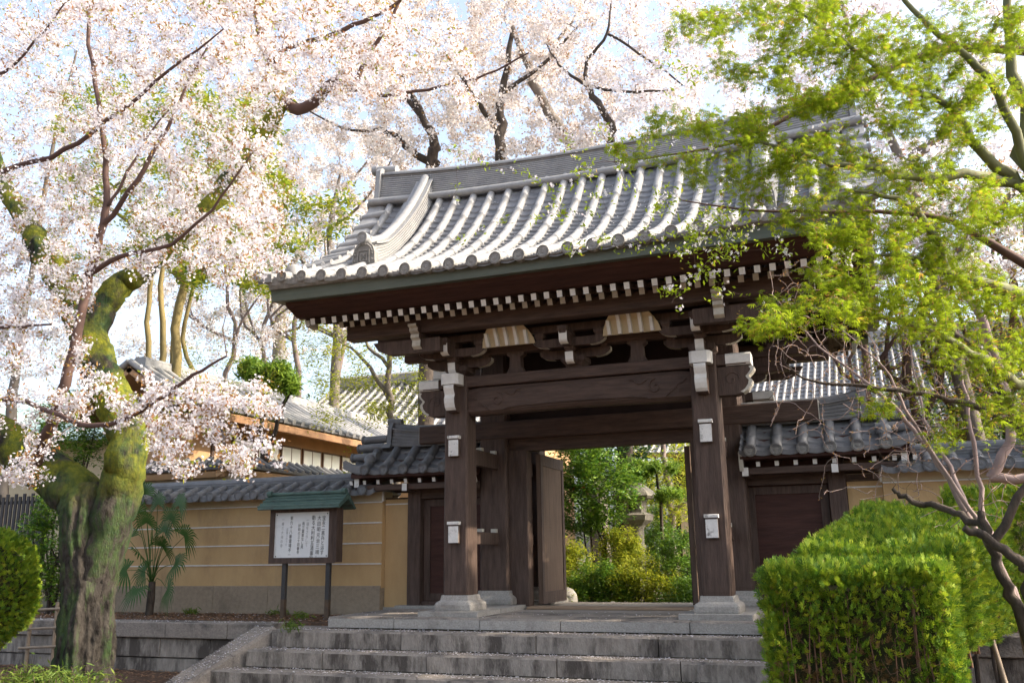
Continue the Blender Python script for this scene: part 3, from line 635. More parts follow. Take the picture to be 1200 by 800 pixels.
# struts and ribbed coving between the bracket sets
for x in (-1, 1):
    for T in (None, mir):
        mb = MB(T); mb.prism([(x-.16, 3.79), (x+.16, 3.79), (x+.10, 3.9), (x+.09, 4.06), (x+.15, 4.10), (x+.15, 4.14), (x-.15, 4.14), (x-.15, 4.10), (x-.09, 4.06), (x-.10, 3.9)], 'y', -.07, .07); mb.build('strut', 'wood', G)
        m2 = MB(T); m2.add([(x-.50, -.14, 4.26), (x+.50, -.14, 4.26), (x+.30, -.42, 4.30), (x-.30, -.42, 4.30), (x+.42, -.50, 4.45), (x-.42, -.50, 4.45)], [])
        cv = MB(T); path = [(-.36, 4.19), (-.40, 4.28), (-.46, 4.39), (-.55, 4.50)]
        secs = [[(x-w_, a, z) for (a, z) in ((p[0], p[1]), (p[0]+.03, p[1]))] for p, w_ in ()]
        W_ = (.45, .43, .37, .27); vs = []
        for (a, z), w_ in zip(path, W_): vs += [(x-w_, a, z), (x+w_, a, z), (x+w_, a+.03, z), (x-w_, a+.03, z)]
        cv.add(vs, [(i*4, i*4+1, i*4+5, i*4+4) for i in range(3)]+[(i*4+2, i*4+3, i*4+7, i*4+6) for i in range(3)]+[(0, 1, 2, 3)]); c_ = cv.build('coving_board', 'cream', G)
        for k in range(5):
            dx = -.33+.165*k; top = 4 if abs(dx) < .3 else 3; mb = MB(T)
            mb.loft([[(x+dx-.024, p[0]-.075, p[1]-.01), (x+dx+.024, p[0]-.075, p[1]-.01), (x+dx+.027, p[0]+.005, p[1]), (x+dx-.027, p[0]+.005, p[1])] for p in path[:top]]); mb.build('coving_rib', 'white', c_)
for T in (None, mir):
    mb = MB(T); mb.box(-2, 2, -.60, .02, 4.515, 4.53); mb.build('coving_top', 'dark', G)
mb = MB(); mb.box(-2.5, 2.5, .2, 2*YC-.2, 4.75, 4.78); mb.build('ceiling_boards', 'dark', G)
# kabuki beam over the main columns, lintel, panel above, jambs, leaves
mb = MB(); mb.cbox(-3.5, 3.5, 1.47, 2.01, 2.955, 3.275, .02, 0, 'x'); kb = mb.build('crown_beam', 'woodx', G)
for sx in (-1, 1): mb = MB(); mb.box(min(sx*3.5, sx*3.51), max(sx*3.5, sx*3.51), 1.48, 2.0, 2.965, 3.265); mb.build('beam_end_paint', 'greyp', kb)
mb = MB(); mb.box(-2, 2, 1.62, 1.86, 2.745, 2.954); mb.build('lintel', 'woodx', G)
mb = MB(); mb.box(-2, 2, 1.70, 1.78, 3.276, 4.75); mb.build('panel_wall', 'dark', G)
for sx in (-1, 1):
    mb = MB(); mb.cbox(min(sx*1.44, sx*1.79), max(sx*1.44, sx*1.79), 1.58, 1.84, .10, 2.745, .01); mb.build('door_jamb', 'wood', G)
    mb = MB(); mb.box(min(sx*1.30, sx*1.37), max(sx*1.30, sx*1.37), 1.88, 3.2, .12, 2.70)
    lf = mb.build('door_leaf', 'doorw', G)
    fr = MB()
    for xa in ((1.285, 1.3) if sx > 0 else (-1.3, -1.285),):
        a, c_ = xa
        for y0, y1, z0, z1 in ((1.88, 2.0, .12, 2.70), (3.08, 3.2, .12, 2.70), (2.0, 3.08, 2.50, 2.70), (2.0, 3.08, .12, .32)): fr.box(a, c_, y0, y1, z0, z1)
    fr.build('leaf_frame', 'wood', lf)
mb = MB(); mb.cbox(-1.46, 1.46, 1.5, 1.92, .053, .095, .01, 0, 'x'); mb.build('door_sill', 'sill', G)
# ================================================================ WICKET GATES each side
def wicket(sx, label):
    W = thing('wicket_gate', (sx*3.3, YC, .05), label, 'side gate', 'wicket gates beside the temple gate')
    def F(p): return (sx*p[0], p[1], p[2])
    def wf(x, y): s_ = min(y-1.15, 2*YC-1.15-y); return 2.47+.62*s_+.45*s_*s_+.05*max(0, (x-3.9))**2*1.2
    def B(): return MB(F)
    # frame
    mb = B(); mb.cbox(3.54, 3.80, 1.62, 1.88, .05, 2.34, .01); mb.build('post', 'wood', W)
    mb = B(); mb.box(2.24, 3.54, 1.68, 1.84, .05, .17); mb.build('sill_beam', 'wood', W)
    mb = B(); mb.box(2.24, 3.80, 1.66, 1.86, 1.98, 2.14); mb.build('head_beam', 'woodx', W)
    mb = B(); mb.box(2.225, 3.545, 1.77, 1.82, .16, 1.99); dr = mb.build('door', 'woodr', W)
    mb = B()
    for x0, x1, z0, z1 in ((2.26, 2.40, .18, 1.96), (3.40, 3.52, .18, 1.96), (2.40, 3.40, 1.84, 1.96), (2.40, 3.40, .18, .30)): mb.box(x0, x1, 1.745, 1.77, z0, z1)
    mb.build('door_frame', 'wood', dr)
    mb = B(); mb.box(2.24, 3.80, 1.70, 1.80, 2.14, 2.45); mb.build('board_above', 'woodr', W)
    for y in (1.36, 2*YC-1.36):
        mb = B(); mb.cbox(2.28, 4.72, y-.06, y+.06, 2.13, 2.235, .008, 0, 'x'); mb.build('wall_plate', 'woodx', W)
    mb = B(); mb.prism([(1.16, 2.36), (1.16, 2.43), (YC, 2.95), (2*YC-1.16, 2.43), (2*YC-1.16, 2.36), (2*YC-1.4, 2.34), (YC, 2.72), (1.4, 2.34)], 'x', 2.28, 4.74); mb.build('roof_deck', 'woodr', W)
    for k in range(9):
        x = 2.54+.283*k; m2 = B(); m2.beam((x, 1.28, 2.285), (x, 2.0, 2.50), .062, .075, 0, 1); m2.build('rafter', ['wood', 'white'], W)
    for x in (2.34, 3.67, 4.66):
        mb = B(); mb.cbox(x-.05, x+.05, 1.24, 2.24, 2.10 if x != 4.66 else 2.2, 2.24 if x != 4.66 else 2.36, .008, 0, 'y'); a = mb.build('cross_beam', 'wood', W)
        mb = B(); mb.box(x-.048, x+.048, 1.232, 1.239, 2.105 if x != 4.66 else 2.2, 2.235 if x != 4.66 else 2.36); mb.build('painted_end', 'white', a)
    mb = B(); mb.prism([(1.14, 2.46), (1.20, 2.50), (1.25, 2.44), (1.24, 2.32), (1.30, 2.22), (1.22, 2.18), (1.17, 2.30), (1.16, 2.40)], 'x', 2.26, 2.32); mb.build('curved_verge_end', 'greyp', W)
    rows = [2.45+.394*i for i in range(6)]
    pn = B(); KK = 4
    for T in (0, 1):
        for i in range(-1, 6):
            xa = rows[i] if i >= 0 else 2.28; xb = rows[i+1] if i < 5 else 4.72
            for k in range(KK):
                y0 = 1.13+.155*k; q = []
                for yy, dz in ((y0, -.05), (y0, .03), (y0+.16, -.006)):
                    for t_ in (0, .25, .5, .75, 1):
                        x = xa+(xb-xa)*t_; z = wf(x, yy)+.05*(2*t_-1)**2-.015+dz; q.append((x, yy if not T else 2*YC-yy, z))
                pn.add(q, [(r_*5+j, r_*5+j+1, (r_+1)*5+j+1, (r_+1)*5+j) for r_ in (0, 1) for j in range(4)])
    pn.build('pan_tiles', 'tiled', W)
    for i, x in enumerate(rows):
        for T in (None, mir):
            rr = MB(lambda p, T=T: F(T(p) if T else p)); round_row(rr, x, 1.10, 1.62, None, .083, wf, .26); o = rr.build('round_tile_row', 'tiled', W)
            dd = MB(); discs(dd, sx*x, 1.085, wf(x, 1.09)+.05, .095); 
            if T: dd.v = [mir(p) for p in dd.v]
            dd.build('tile_end_disc', 'disc' if sx > 0 else 'tiled', o)
    kn = B(); kn.lathe([(.115, -.03), (.115, .02), (.10, .07), (.06, .11), (.01, .125)], (rows[-1], 1.30, wf(4.4, 1.3)+.10), 16); kn.build('verge_knob', 'tiled', W)
    vg = B()
    for y in (1.36, 1.58, YC, 2*YC-1.58, 2*YC-1.36):
        vg.tube([(4.30, y, wf(4.5, y)+.12), (4.80, y, wf(4.5, y)+.11)], .075, 12); vg.tube([(4.80, y, wf(4.5, y)+.11), (4.83, y, wf(4.5, y)+.11)], .092, 14, 0, False)
    vg.box(4.5, 4.76, 1.16, 1.3, wf(4.6, 1.2)-.06, wf(4.6, 1.2)+.06)
    vg.loft([[(4.5+.38*u_, 1.10+dy, 2.50+.11*u_*u_+dz*(1+.2*u_)) for dy, dz in ((0, -.06), (0, .05), (.09, .08), (.18, .05), (.18, -.06))] for u_ in (0, .33, .66, 1)]); vg.build('verge_tiles', 'tiled', W)
    rg = B(); secs = []
    for x in np.linspace(2.3, 4.12, 9):
        q = max(0, (x-3.4))**2; pr = ridge_profile(2.93+.05*q, 3.20+.16*q, .19, .12, 5, .08, .014); secs.append([(x, YC+a, z) for a, z in pr])
    rg.loft(secs); r0 = rg.build('ridge', 'tiled', W)
    en = B(); en.prism([(YC-.20, 2.98), (YC+.20, 2.98), (YC+.17, 3.30), (YC+.10, 3.42), (YC-.10, 3.42), (YC-.17, 3.30)], 'x', 4.13, 4.22); en.tube([(4.0, YC, 3.42), (4.28, YC, 3.45)], .07, 12); en.prism([(YC-.26, 2.93), (YC+.26, 2.93), (YC+.2, 3.02), (YC-.2, 3.02)], 'x', 4.12, 4.30); en.build('ridge_end_tile', 'tiled', r0)
    st = B(); st.cbox(2.52, 3.98, 1.5, 2.0, .0, .10, .01, 0, 'x'); st.build('foot_stone', 'granite', W)
wicket(-1, 'small dark tiled wicket gate on the left of the temple gate, beside the ochre wall')
wicket(1, 'small tiled wicket gate on the right of the temple gate, behind the clipped hedge')
# ================================================================ OCHRE WALLS
def boundary_wall(x0, x1, label, pitch=.342):
    W = thing('plaster_wall', ((x0+x1)/2, 1.8, TZ), label, 'wall', 'ochre plaster walls with tiled tops')
    mb = MB(); mb.box(x0, x1, 1.62, 1.98, .40, 2.16); mb.build('plaster', 'plaster', W)
    mb = MB(); mb.box(x0-.002, x1+.002, 1.60, 2.0, 1.965, 2.15); mb.build('pale_top_band', 'plasterw', W)
    mb = MB(); x = x0
    while x < x1-.05:
        e = min(x+1.28, x1); mb.cbox(x+.004, e-.004, 1.585, 2.015, TZ-.1, .44, .008, 0, 'x'); x = e
    mb.build('stone_footing', 'stonew', W)
    for z in (.83, 1.20, 1.57, 1.945):
        mb = MB(); mb.box(x0, x1, 1.605 if z < 1.9 else 1.59, 1.63, z-.011, z+.011); mb.build('white_line', 'white', W)
    def cf(x, y): s_ = min(y-1.30, 2*1.8-1.30-y); return 2.12+.42*s_
    mb = MB(); mb.prism([(1.30, 2.15), (1.30, 2.10), (1.6, 2.14), (2.0, 2.14), (2.3, 2.10), (2.3, 2.15), (1.8, 2.34)], 'x', x0-.02, x1+.02); mb.build('cap_deck', 'tiled', W)
    n = int((x1-x0)/pitch); off = (x1-x0-n*pitch)/2
    pn = MB()
    for T in (0, 1):
        for i in range(n+1):
            xa = x0+off+pitch*(i-.5); xb = xa+pitch
            xa = max(xa, x0); xb = min(xb, x1)
            for k in range(2):
                y0 = 1.28+.22*k; q = []
                for yy, dz in ((y0, -.06), (y0, .03), (y0+.225, -.0)):
                    for t_ in (0, .25, .5, .75, 1): x = xa+(xb-xa)*t_; q.append((x, yy if not T else 3.6-yy, cf(x, yy)+.045*(2*t_-1)**2+dz))
                pn.add(q, [(r_*5+j, r_*5+j+1, (r_+1)*5+j+1, (r_+1)*5+j) for r_ in (0, 1) for j in range(4)])
    pn.build('pan_tiles', 'tiled', W)
    for i in range(n):
        x = x0+off+pitch*(i+.5); rr = MB()
        if i == 0: first = None
        for T in (0, 1):
            m2 = MB((lambda p: (p[0], 3.6-p[1], p[2])) if T else None); round_row(m2, 0, 1.26, 1.68, None, .08, cf, .25); rr.add(m2.v, m2.f, 0, True)
            d2 = MB(); discs(d2, 0, 1.24, cf(0, 1.25)+.05, .093)
            if T: d2.v = [(p[0], 3.6-p[1], p[2]) for p in d2.v]
            rr.add(d2.v, d2.f, 0)
        if i == 0: proto = rr.build('round_tile', 'tiled', W); proto.location.x = x
        else: c = proto.copy(); col.objects.link(c); c.location.x = x+random.uniform(-.008, .008)
    rg = MB(); secs = [[(x, 1.8+a, z) for a, z in ridge_profile(2.25, 2.38, .17, .11, 2, .085, .012)] for x in np.linspace(x0, x1, 12)]; rg.loft(secs); rg.build('ridge', 'tiled', W)
boundary_wall(-10.6, -4.325, 'long ochre plaster wall with white lines and dark tiled top, behind the notice board')
boundary_wall(4.325, 13.5, 'ochre plaster wall with tiled top at the right, behind hedge and bare branches')
def stub(sx, label):
    W = thing('wall_stub', (sx*4.06, 1.85, TZ), label, 'wall'); a, b_ = sorted((sx*3.81, sx*4.32))
    mb = MB(); mb.box(a, b_, 1.74, 1.94, .06, 1.99); mb.build('plaster', 'plaster', W)
    mb = MB(); mb.box(a, b_, 1.73, 1.95, 1.99, 2.02); mb.build('coping', 'rust', W)
    mb = MB(); mb.box(a, b_, 1.732, 1.74, 1.89, 1.912); mb.build('white_line', 'white', W)
    mb = MB(); mb.box(a, b_, 1.70, 1.98, TZ-.02, .06); mb.build('footing', 'granite', W)
    mb = MB(); mb.box(a if sx < 0 else b_-.03, a+.03 if sx < 0 else b_, 1.585, 1.62, 1.955, 2.13); mb.build('white_edge', 'white', W)
stub(-1, 'narrow low ochre wall piece between the long left wall and the left wicket gate')
stub(1, 'narrow low ochre wall piece to the right of the right wicket gate')
# ================================================================ NOTICE BOARD
NB = thing('notice_board', (-5.3, .5, TZ), 'roofed wooden notice board on two iron posts before the ochre wall', 'notice board')
for x in (-5.66, -4.76):
    mb = MB(); mb.cbox(x-.04, x+.04, .50, .58, .25, .95, .006); p_ = mb.build('post', 'iron', NB)
    mb = MB(); mb.cbox(x-.041, x+.041, .499, .581, -.12, .25, .006); mb.build('rusty_foot', 'rust', p_)
mb = MB(); mb.box(-5.95, -4.68, .52, .66, .88, 1.86); mb.build('case', 'wood', NB)
fr = MB()
for a, b_, c, d in ((-5.97, -5.88, .86, 1.80), (-4.74, -4.65, .86, 1.80), (-5.88, -4.74, .86, .96), (-5.88, -4.74, 1.745, 1.80)): fr.box(a, b_, .47, .55, c, d)
fr.box(-4.655, -4.58, .47, .68, .87, 1.80); fr.build('frame', 'wood', NB)
mb = MB(); mb.box(-5.88, -4.74, .500, .512, .96, 1.745); sh = mb.build('notice_sheet', 'paper', NB)
for x, z in ((-5.84, .985), (-4.79, .985), (-4.79, 1.71), (-5.84, 1.71)):
    mb = MB(); mb.lathe([(.012, 0), (.010, -.006), (.003, -.009)], (x, .499, z), 8, 0, True, 'y'); mb.build('screw', 'ink', sh)
rf = MB(); rp = [(.28, 1.80), (.30, 1.86), (.42, 1.92), (.56, 2.03), (.60, 2.07), (.64, 2.03), (.78, 1.90), (.88, 1.80), (.84, 1.78), (.60, 1.96), (.32, 1.79)]
rf.prism(rp, 'x', -6.12, -4.44)
for k in range(4):
    y = .30+.075*k; z = 1.84+.056*k; rf.box(-6.13, -4.43, y-.012, y+.012, z-.004, z+.022)
rf.tube([(-6.06, .59, 2.08), (-4.50, .59, 2.08)], .035, 10); rf.tube([(-6.10, .56, 2.09), (-6.02, .56, 2.09)], .055, 10); rf.tube([(-4.54, .56, 2.09), (-4.46, .56, 2.09)], .055, 10)
rf.build('copper_roof', 'verdi', NB)
def glyphs(txt, x, z, size, m, parent, k, sq=1.0):
    cu = bpy.data.curves.new('writing', 'FONT'); cu.body = '\n'.join(txt); cu.size = size; cu.align_x = 'CENTER'; cu.space_line = .92*sq; cu.resolution_u = 2
    o = bpy.data.objects.new('writing_src', cu); col.objects.link(o); dg = bpy.context.evaluated_depsgraph_get(); me = bpy.data.meshes.new_from_object(o.evaluated_get(dg)); bpy.data.objects.remove(o)
    for v in me.vertices:
        a, b_ = v.co.x, v.co.y; v.co = (x+a*.9+(b_)*.04, .496, z+b_)
    me.materials.clear(); me.materials.append(M[m]); q = bpy.data.objects.new('writing', me); col.objects.link(q); q.parent = parent
for k, (t_, x, z, s_, m, sq) in enumerate((('宝永二真兵と浴す', -4.86, 1.60, .088, 'ink', 1.05), ('大田明元治三晴し', -4.955, 1.60, .088, 'ink', 1.2), ('動る大利利五清事除', -5.07, 1.61, .088, 'ink', 1.08), ('一道をさらして', -5.19, 1.58, .07, 'ink2', 1.1), ('有三葉里なし見', -5.28, 1.52, .066, 'ink', 1.1), ('妙助の三十四番寺', -5.36, 1.49, .062, 'ink', 1.15), ('第六十八番霊場不一', -5.53, 1.62, .072, 'ink', 1.2), ('百葉三のうた', -5.615, 1.43, .052, 'ink2', 1.1), ('一乗三大海の寺', -5.71, 1.60, .066, 'ink2', 1.25))):
    glyphs(t_, x, z, s_, m, sh, k, sq)
# ================================================================ BUILDINGS BEHIND
def striped_roof(parent, p00, p10, p01, p11, pitch, m='tile', name='roof', r_=.075, lf=0, courses=10):
    """sloping tiled roof: p00-p10 eave, p01-p11 ridge; round rows run up the slope"""
    p00, p10, p01, p11 = [Vector(p) for p in (p00, p10, p01, p11)]; n = max(2, int((p10-p00).length/pitch)); mb = MB(); nrm = (p10-p00).cross(p01-p00).normalized()
    if nrm.z < 0: nrm = -nrm
    def P(u, v): 
        q = (p00.lerp(p10, u)).lerp(p01.lerp(p11, u), v); q = q+nrm*(-.22*v*(1-v)*(p01-p00).length*.4); q.z += lf*(2*u-1)**2*(1-v); return q
    for k in range(courses):
        v0, v1 = k/courses, (k+1)/courses
        for i in range(n):
            a, b, c, d = P(i/n, v0)+nrm*.03, P((i+1)/n, v0)+nrm*.03, P((i+1)/n, v1), P(i/n, v1)
            mb.add([a, b, c, d, a-nrm*.05, b-nrm*.05], [(0, 1, 2, 3), (4, 5, 1, 0)])
    o = mb.build(name, 'pan' if m == 'tile' else m, parent); rr = MB()
    for i in range(n+1): rr.tube([P(i/n, v)+nrm*.05 for v in np.linspace(-.01, 1, 7)], r_, 8)
    rr.build('round_tile_rows', m, o)
    bd = MB(); vv = np.linspace(0, 1, 7)
    bd.loft([[P(u, v)-nrm*.07 for v in vv]+[P(u, v)-nrm*.19 for v in vv[::-1]] for u in np.linspace(0, 1, 9)]); bd.build('roof_board', 'tanwall', o)
    return o
H = thing('wooden_house', (-11, 7, TZ), 'tan house with a long tiled roof and window row beyond the left wall', 'house')
mb = MB(); mb.box(-12.1, -10, 2.8, 12.5, TZ, 4.15); mb.build('wall', 'tanwall', H)
striped_roof(H, (-9.15, 2.0, 4.22), (-9.15, 13.2, 4.22), (-11.05, 2.0, 5.25), (-11.05, 13.2, 5.25), .36, lf=.0)
striped_roof(H, (-12.95, 2.0, 4.22), (-12.95, 13.2, 4.22), (-11.05, 2.0, 5.25), (-11.05, 13.2, 5.25), .36)
mb = MB(); mb.box(-9.24, -9.14, 2.02, 13.2, 3.98, 4.12); mb.build('eave_board', M.setdefault('eave', mat('orange_wood', (.30, .17, .09), (.22, .12, .06), 3, (1, 6, 1), .7)), H)
mb = MB(); mb.cbox(-11.22, -10.88, 2.3, 13.3, 5.2, 5.46, .05, 0, 'y'); mb.build('ridge', 'tile', H)
M['shoji'] = mat('pale_window', (.62, .66, .60), (.72, .72, .62), 2, (1, 1, 1), .25, spec=.6)
for k in range(8):
    y = 4.35+k*.98; mb = MB(); mb.box(-10.0, -9.955, y, y+.90, 3.28, 3.82)
    o = mb.build('window', 'doorw', H); m2 = MB(); m2.box(-9.955, -9.95, y+.05, y+.43, 3.33, 3.77); m2.box(-9.955, -9.95, y+.47, y+.85, 3.33, 3.77); m2.build('pane', 'shoji', o)
mb = MB(); mb.box(-10.0, -9.94, 3.7, 12.4, 3.19, 3.26); mb.build('window_ledge', 'plasterw', H)
mb = MB(); mb.box(-10.02, -9.96, 3.62, 3.72, TZ, 4.2); mb.build('corner_post', 'wood', H)
mb = MB(); mb.tube([(-10.6, 2.73, .2), (-10.6, 2.73, 3.9)], .05, 10); mb.build('downpipe', 'white', H)
IW = thing('inner_wall', (-8.1, 4, TZ), 'pale inner wall with a wavy tiled cap in front of the tan house', 'wall')
mb = MB(); mb.box(-8.3, -8.0, 2.2, 7.5, TZ, 2.82); mb.box(-11, -8.3, 2.2, 2.5, TZ, 2.82); mb.build('plaster', 'plasterw', IW)
striped_roof(IW, (-7.75, 2.0, 2.78), (-7.75, 7.8, 2.78), (-8.15, 2.0, 3.0), (-8.15, 7.8, 3.0), .28, 'tiled', 'cap', .06, courses=2)
striped_roof(IW, (-8.55, 2.0, 2.78), (-8.55, 7.8, 2.78), (-8.15, 2.0, 3.0), (-8.15, 7.8, 3.0), .28, 'tiled', 'cap', .06, courses=2)
striped_roof(IW, (-11, 1.95, 2.78), (-8.3, 1.95, 2.78), (-11, 2.35, 3.0), (-8.3, 2.35, 3.0), .28, 'tiled', 'cap', .06, courses=2)
BR = thing('temple_building', (-11.5, 18, TZ), 'far temple building with a white striped tiled roof between house and gate', 'temple building')
mb = MB(); mb.box(-15.6, -7.2, 17, 23, TZ, 5.7); mb.build('wall', 'tanwall', BR)
striped_roof(BR, (-17.0, 15.6, 5.4), (-6.3, 15.6, 5.4), (-16.0, 18.5, 7.75), (-7.3, 18.5, 7.75), .42, lf=.2)
striped_roof(BR, (-17.0, 21.4, 5.4), (-6.3, 21.4, 5.4), (-16.0, 18.5, 7.75), (-7.3, 18.5, 7.75), .42, lf=.2)
mb = MB(); mb.cbox(-16.2, -7.2, 18.3, 18.7, 7.7, 8.2, .08, 0, 'x'); mb.build('ridge', 'tile', BR)
HL = thing('main_hall', (4, 25, TZ), 'large hall with a blue grey ribbed tiled roof, seen far beyond the gate', 'temple hall')
mb = MB(); mb.box(-2.8, 13, 22, 30, TZ, 4.6); mb.build('wall', 'dark', HL)
mb = MB()
for k in range(8): mb.box(-2.6+k*2.1, -1.2+k*2.1, 21.94, 21.99, .8, 3.4)
mb.build('door_panels', 'plasterw', HL)
striped_roof(HL, (-4.2, 20.2, 4.35), (14.5, 20.2, 4.35), (-3.0, 25.8, 9.2), (13.3, 25.8, 9.2), .30, lf=.3, r_=.06, courses=26)
striped_roof(HL, (-4.2, 31.4, 4.35), (14.5, 31.4, 4.35), (-3.0, 25.8, 9.2), (13.3, 25.8, 9.2), .30, lf=.3, r_=.06, courses=8)
mb = MB(); mb.cbox(-3.2, 13.5, 25.5, 26.1, 9.1, 9.8, .1, 0, 'x'); mb.build('ridge', 'tile', HL)
TR = thing('pale_roofed_building', (-24, 14, TZ), 'distant building with a pale teal metal roof at the left edge', 'building')
mb = MB(); mb.box(-34, -19.5, 12, 22, TZ, 5.3); mb.build('wall', 'plasterw', TR)
M['teal'] = mat('pale_teal_metal', (.38, .52, .52), (.46, .60, .58), 3, (1, 1, 1), .4, spec=.5)
mb = MB(); mb.loft([[(x, 10.8, 5.2), (x, 16.5, 7.9), (x, 22.5, 5.2), (x, 22.5, 5.1), (x, 16.5, 7.75), (x, 10.8, 5.1)] for x in (-35, -18.8)])
for k in range(40): x = -34.9+k*.41; mb.beam((x, 10.8, 5.24), (x, 16.5, 7.94), .04, .06)
mb.build('roof', 'teal', TR)
# black slatted fence at the far left
SF = thing('slatted_fence', (-14, 1.6, TZ), 'black vertical slatted fence at the left edge behind the round shrub', 'fence')
for k in range(28): mb = MB(); x = -16.2+k*.125; mb.box(x, x+.075, 1.55, 1.58, .0, 2.36+.06*(k % 2)); mb.build('slat', 'iron', SF)
for z in (.3, 1.3, 2.2): mb = MB(); mb.box(-16.3, -12.65, 1.585, 1.63, z, z+.07); mb.build('rail', 'iron', SF)
for x in (-14.6, -12.75): mb = MB(); mb.cbox(x, x+.14, 1.5, 1.66, TZ, 2.55, .01); mb.build('post', 'iron', SF)
# ================================================================ STONE LANTERN
L0 = thing('stone_lantern', (-1.05, 8, TZ), 'tall weathered stone lantern among shrubs, framed by the gate opening', 'stone lantern')
c = (-1.05, 8, 0)
def hexl(pr, nm, n=6):
    mb = MB(); mb.loft([[(c[0]+r_*math.cos(a), c[1]+r_*math.sin(a), z) for a in [2*math.pi*(i+.25)/n for i in range(n)]] for r_, z in pr]); return mb.build(nm, 'lantern', L0)
hexl([(.62, TZ), (.62, .15), (.5, .3), (.34, .42)], 'base')
mb = MB(); mb.lathe([(.25, .42), (.19, .55), (.175, 1.0), (.21, 1.05), (.21, 1.1), (.175, 1.15), (.18, 1.5), (.23, 1.58)], c, 20); mb.build('shaft', 'lantern', L0)
hexl([(.24, 1.58), (.40, 1.70), (.42, 1.82), (.30, 1.88)], 'platform'); fb = hexl([(.26, 1.88), (.27, 2.22)], 'fire_box')
mb = MB(); mb.box(c[0]-.09, c[0]+.09, c[1]-.30, c[1]-.2, 1.95, 2.15); mb.build('opening', 'dark', fb)
hexl([(.50, 2.20), (.56, 2.26), (.50, 2.34), (.28, 2.50), (.14, 2.60)], 'roof'); mb = MB(); mb.lathe([(.13, 2.60), (.16, 2.66), (.10, 2.70), (.14, 2.80), (.12, 2.90), (.04, 2.98), (.01, 3.02)], c, 16); mb.build('finial', 'lantern', L0)
# ================================================================ TREES
def mk(T_, name, label, cat, group=None, bark='bark', loc=None):
    t_ = thing(name, loc or (T_.P[0][0], T_.P[0][1], T_.P[0][2]), label, cat, group); T_.mb.build('branches' if name.endswith('shrub') else 'trunk_and_branches', bark, t_); return t_
def px(lst): return [at(u, v, y) for u, v, y in lst]
# --- the old mossy cherry
Y0 = -4.2
tr = Tree()
trunk = [(-5.30, Y0, -1.35), (-5.32, Y0, -.9), (-5.30, Y0, -.2), (-5.33, Y0, .5)]+px([(116, 640, Y0), (118, 590, Y0)])
ct = Tree()
# fluted trunk: own cross-sections
mbt = MB(); secs = []; zs = np.linspace(-1.35, 1.95, 110)
for z in zs:
    f = (z+1.35)/3.3; r0 = .395+.18*max(0, .25-f)*2-.05*math.sin(f*3.1)+.10*max(0, f-.7)*3; q = []; cx_ = -5.31+.03*math.sin(f*4)
    for j in range(150):
        a = 2*math.pi*j/150; fl = .040*math.sin(3*a+.8*f)+.030*math.sin(5*a+2.1*f+1)+.024*math.sin(9*a-2*f+.6)+.014*math.sin(17*a+3*f)+.008*math.sin(29*a+9*f); r_ = r0*(1+fl*2.0); r_ *= math.sqrt(max(.02, 1-max(0, (f-.80)/.22)**2)); vn = Vector((cx_+r_*math.cos(a), Y0+r_*math.sin(a)*.9, z)); r_ += .075*noise.noise(Vector((vn.x*3, vn.y*3, vn.z*1.3)))+.045*noise.noise(Vector((vn.x*8, vn.y*8, vn.z*3.0)))+.022*noise.noise(vn*17)+.010*noise.noise(vn*38); q.append((cx_+r_*math.cos(a), Y0+r_*math.sin(a)*.9, z))
    secs.append(q)
mbt.loft(secs, sm=True)
C0 = thing('mossy_cherry_tree', (-5.3, Y0, GZ), 'old cherry tree with a thick moss covered trunk at the left foreground', 'cherry tree')
mbt.build('trunk', 'moss', C0)
lm = Tree()
lm.limb([(-5.31, Y0, .0), (-5.34, Y0, .7)]+px([(98, 592, Y0), (62, 556, Y0), (15, 520, Y0), (-45, 488, Y0-.2), (-130, 430, Y0-.5), (-230, 330, Y0-.6)]), [.24, .29, .31, .30, .29, .28, .22, .14], 40, .02, 9, .015)
lm.limb([(-5.29, Y0, .0), (-5.22, Y0, .75)]+px([(140, 575, Y0), (150, 520, Y0), (138, 478, Y0+.1), (120, 440, Y0+.2), (104, 395, Y0+.3), (86, 350, Y0+.3), (60, 308, Y0+.4), (38, 275, Y0+.5), (-5, 190, Y0+.8), (-30, 90, Y0+1)]), [.24, .28, .26, .24, .24, .25, .25, .24, .20, .16, .12, .07], 36, .02, 9, .015)
lm.limb(px([(104, 395, Y0+.3), (130, 345, Y0+.5), (165, 318, Y0+.7), (207, 275, Y0+.9), (250, 235, Y0+1.1), (290, 182, Y0+1.3), (320, 142, Y0+1.4), (330, 112, Y0+1.5), (321, 88, Y0+1.5)]), [.22, .19, .17, .15, .14, .13, .115, .10, .06], 24, .03, 7, .015)
lm.mb.v = [tuple(Vector(p)+noise.noise_vector(Vector(p)*4)*.028+noise.noise_vector(Vector(p)*11)*.022) for p in lm.mb.v]; lm.mb.build('mossy_limb', 'moss', C0)
br = Tree(); br.P = list(lm.P); br.Rr = list(lm.Rr)
def B_(l, r_, n=8): br.limb(px(l), r_, n, .08, 4, .01)
B_([(328, 118, Y0+1.5), (350, 129, Y0+1.5), (371, 118, Y0+1.5), (390, 97, Y0+1.4), (404, 103, Y0+1.4), (418, 104, Y0+1.4)], [.085, .09, .08, .075, .08, .05])
B_([(415, 103, Y0+1.4), (428, 72, Y0+1.3), (446, 42, Y0+1.2), (466, 8, Y0+1.1), (490, -60, Y0+1)], [.045, .035, .03, .025, .015])
B_([(416, 104, Y0+1.4), (450, 112, Y0+1.3), (520, 100, Y0+1.2), (570, 88, Y0+1), (620, 62, Y0+.8)], [.03, .028, .02, .015, .01])
B_([(321, 88, Y0+1.5), (330, 60, Y0+1.3), (400, 36, Y0+1.1), (450, 14, Y0+1.), (500, -20, Y0+.8)], [.05, .04, .035, .03, .02])
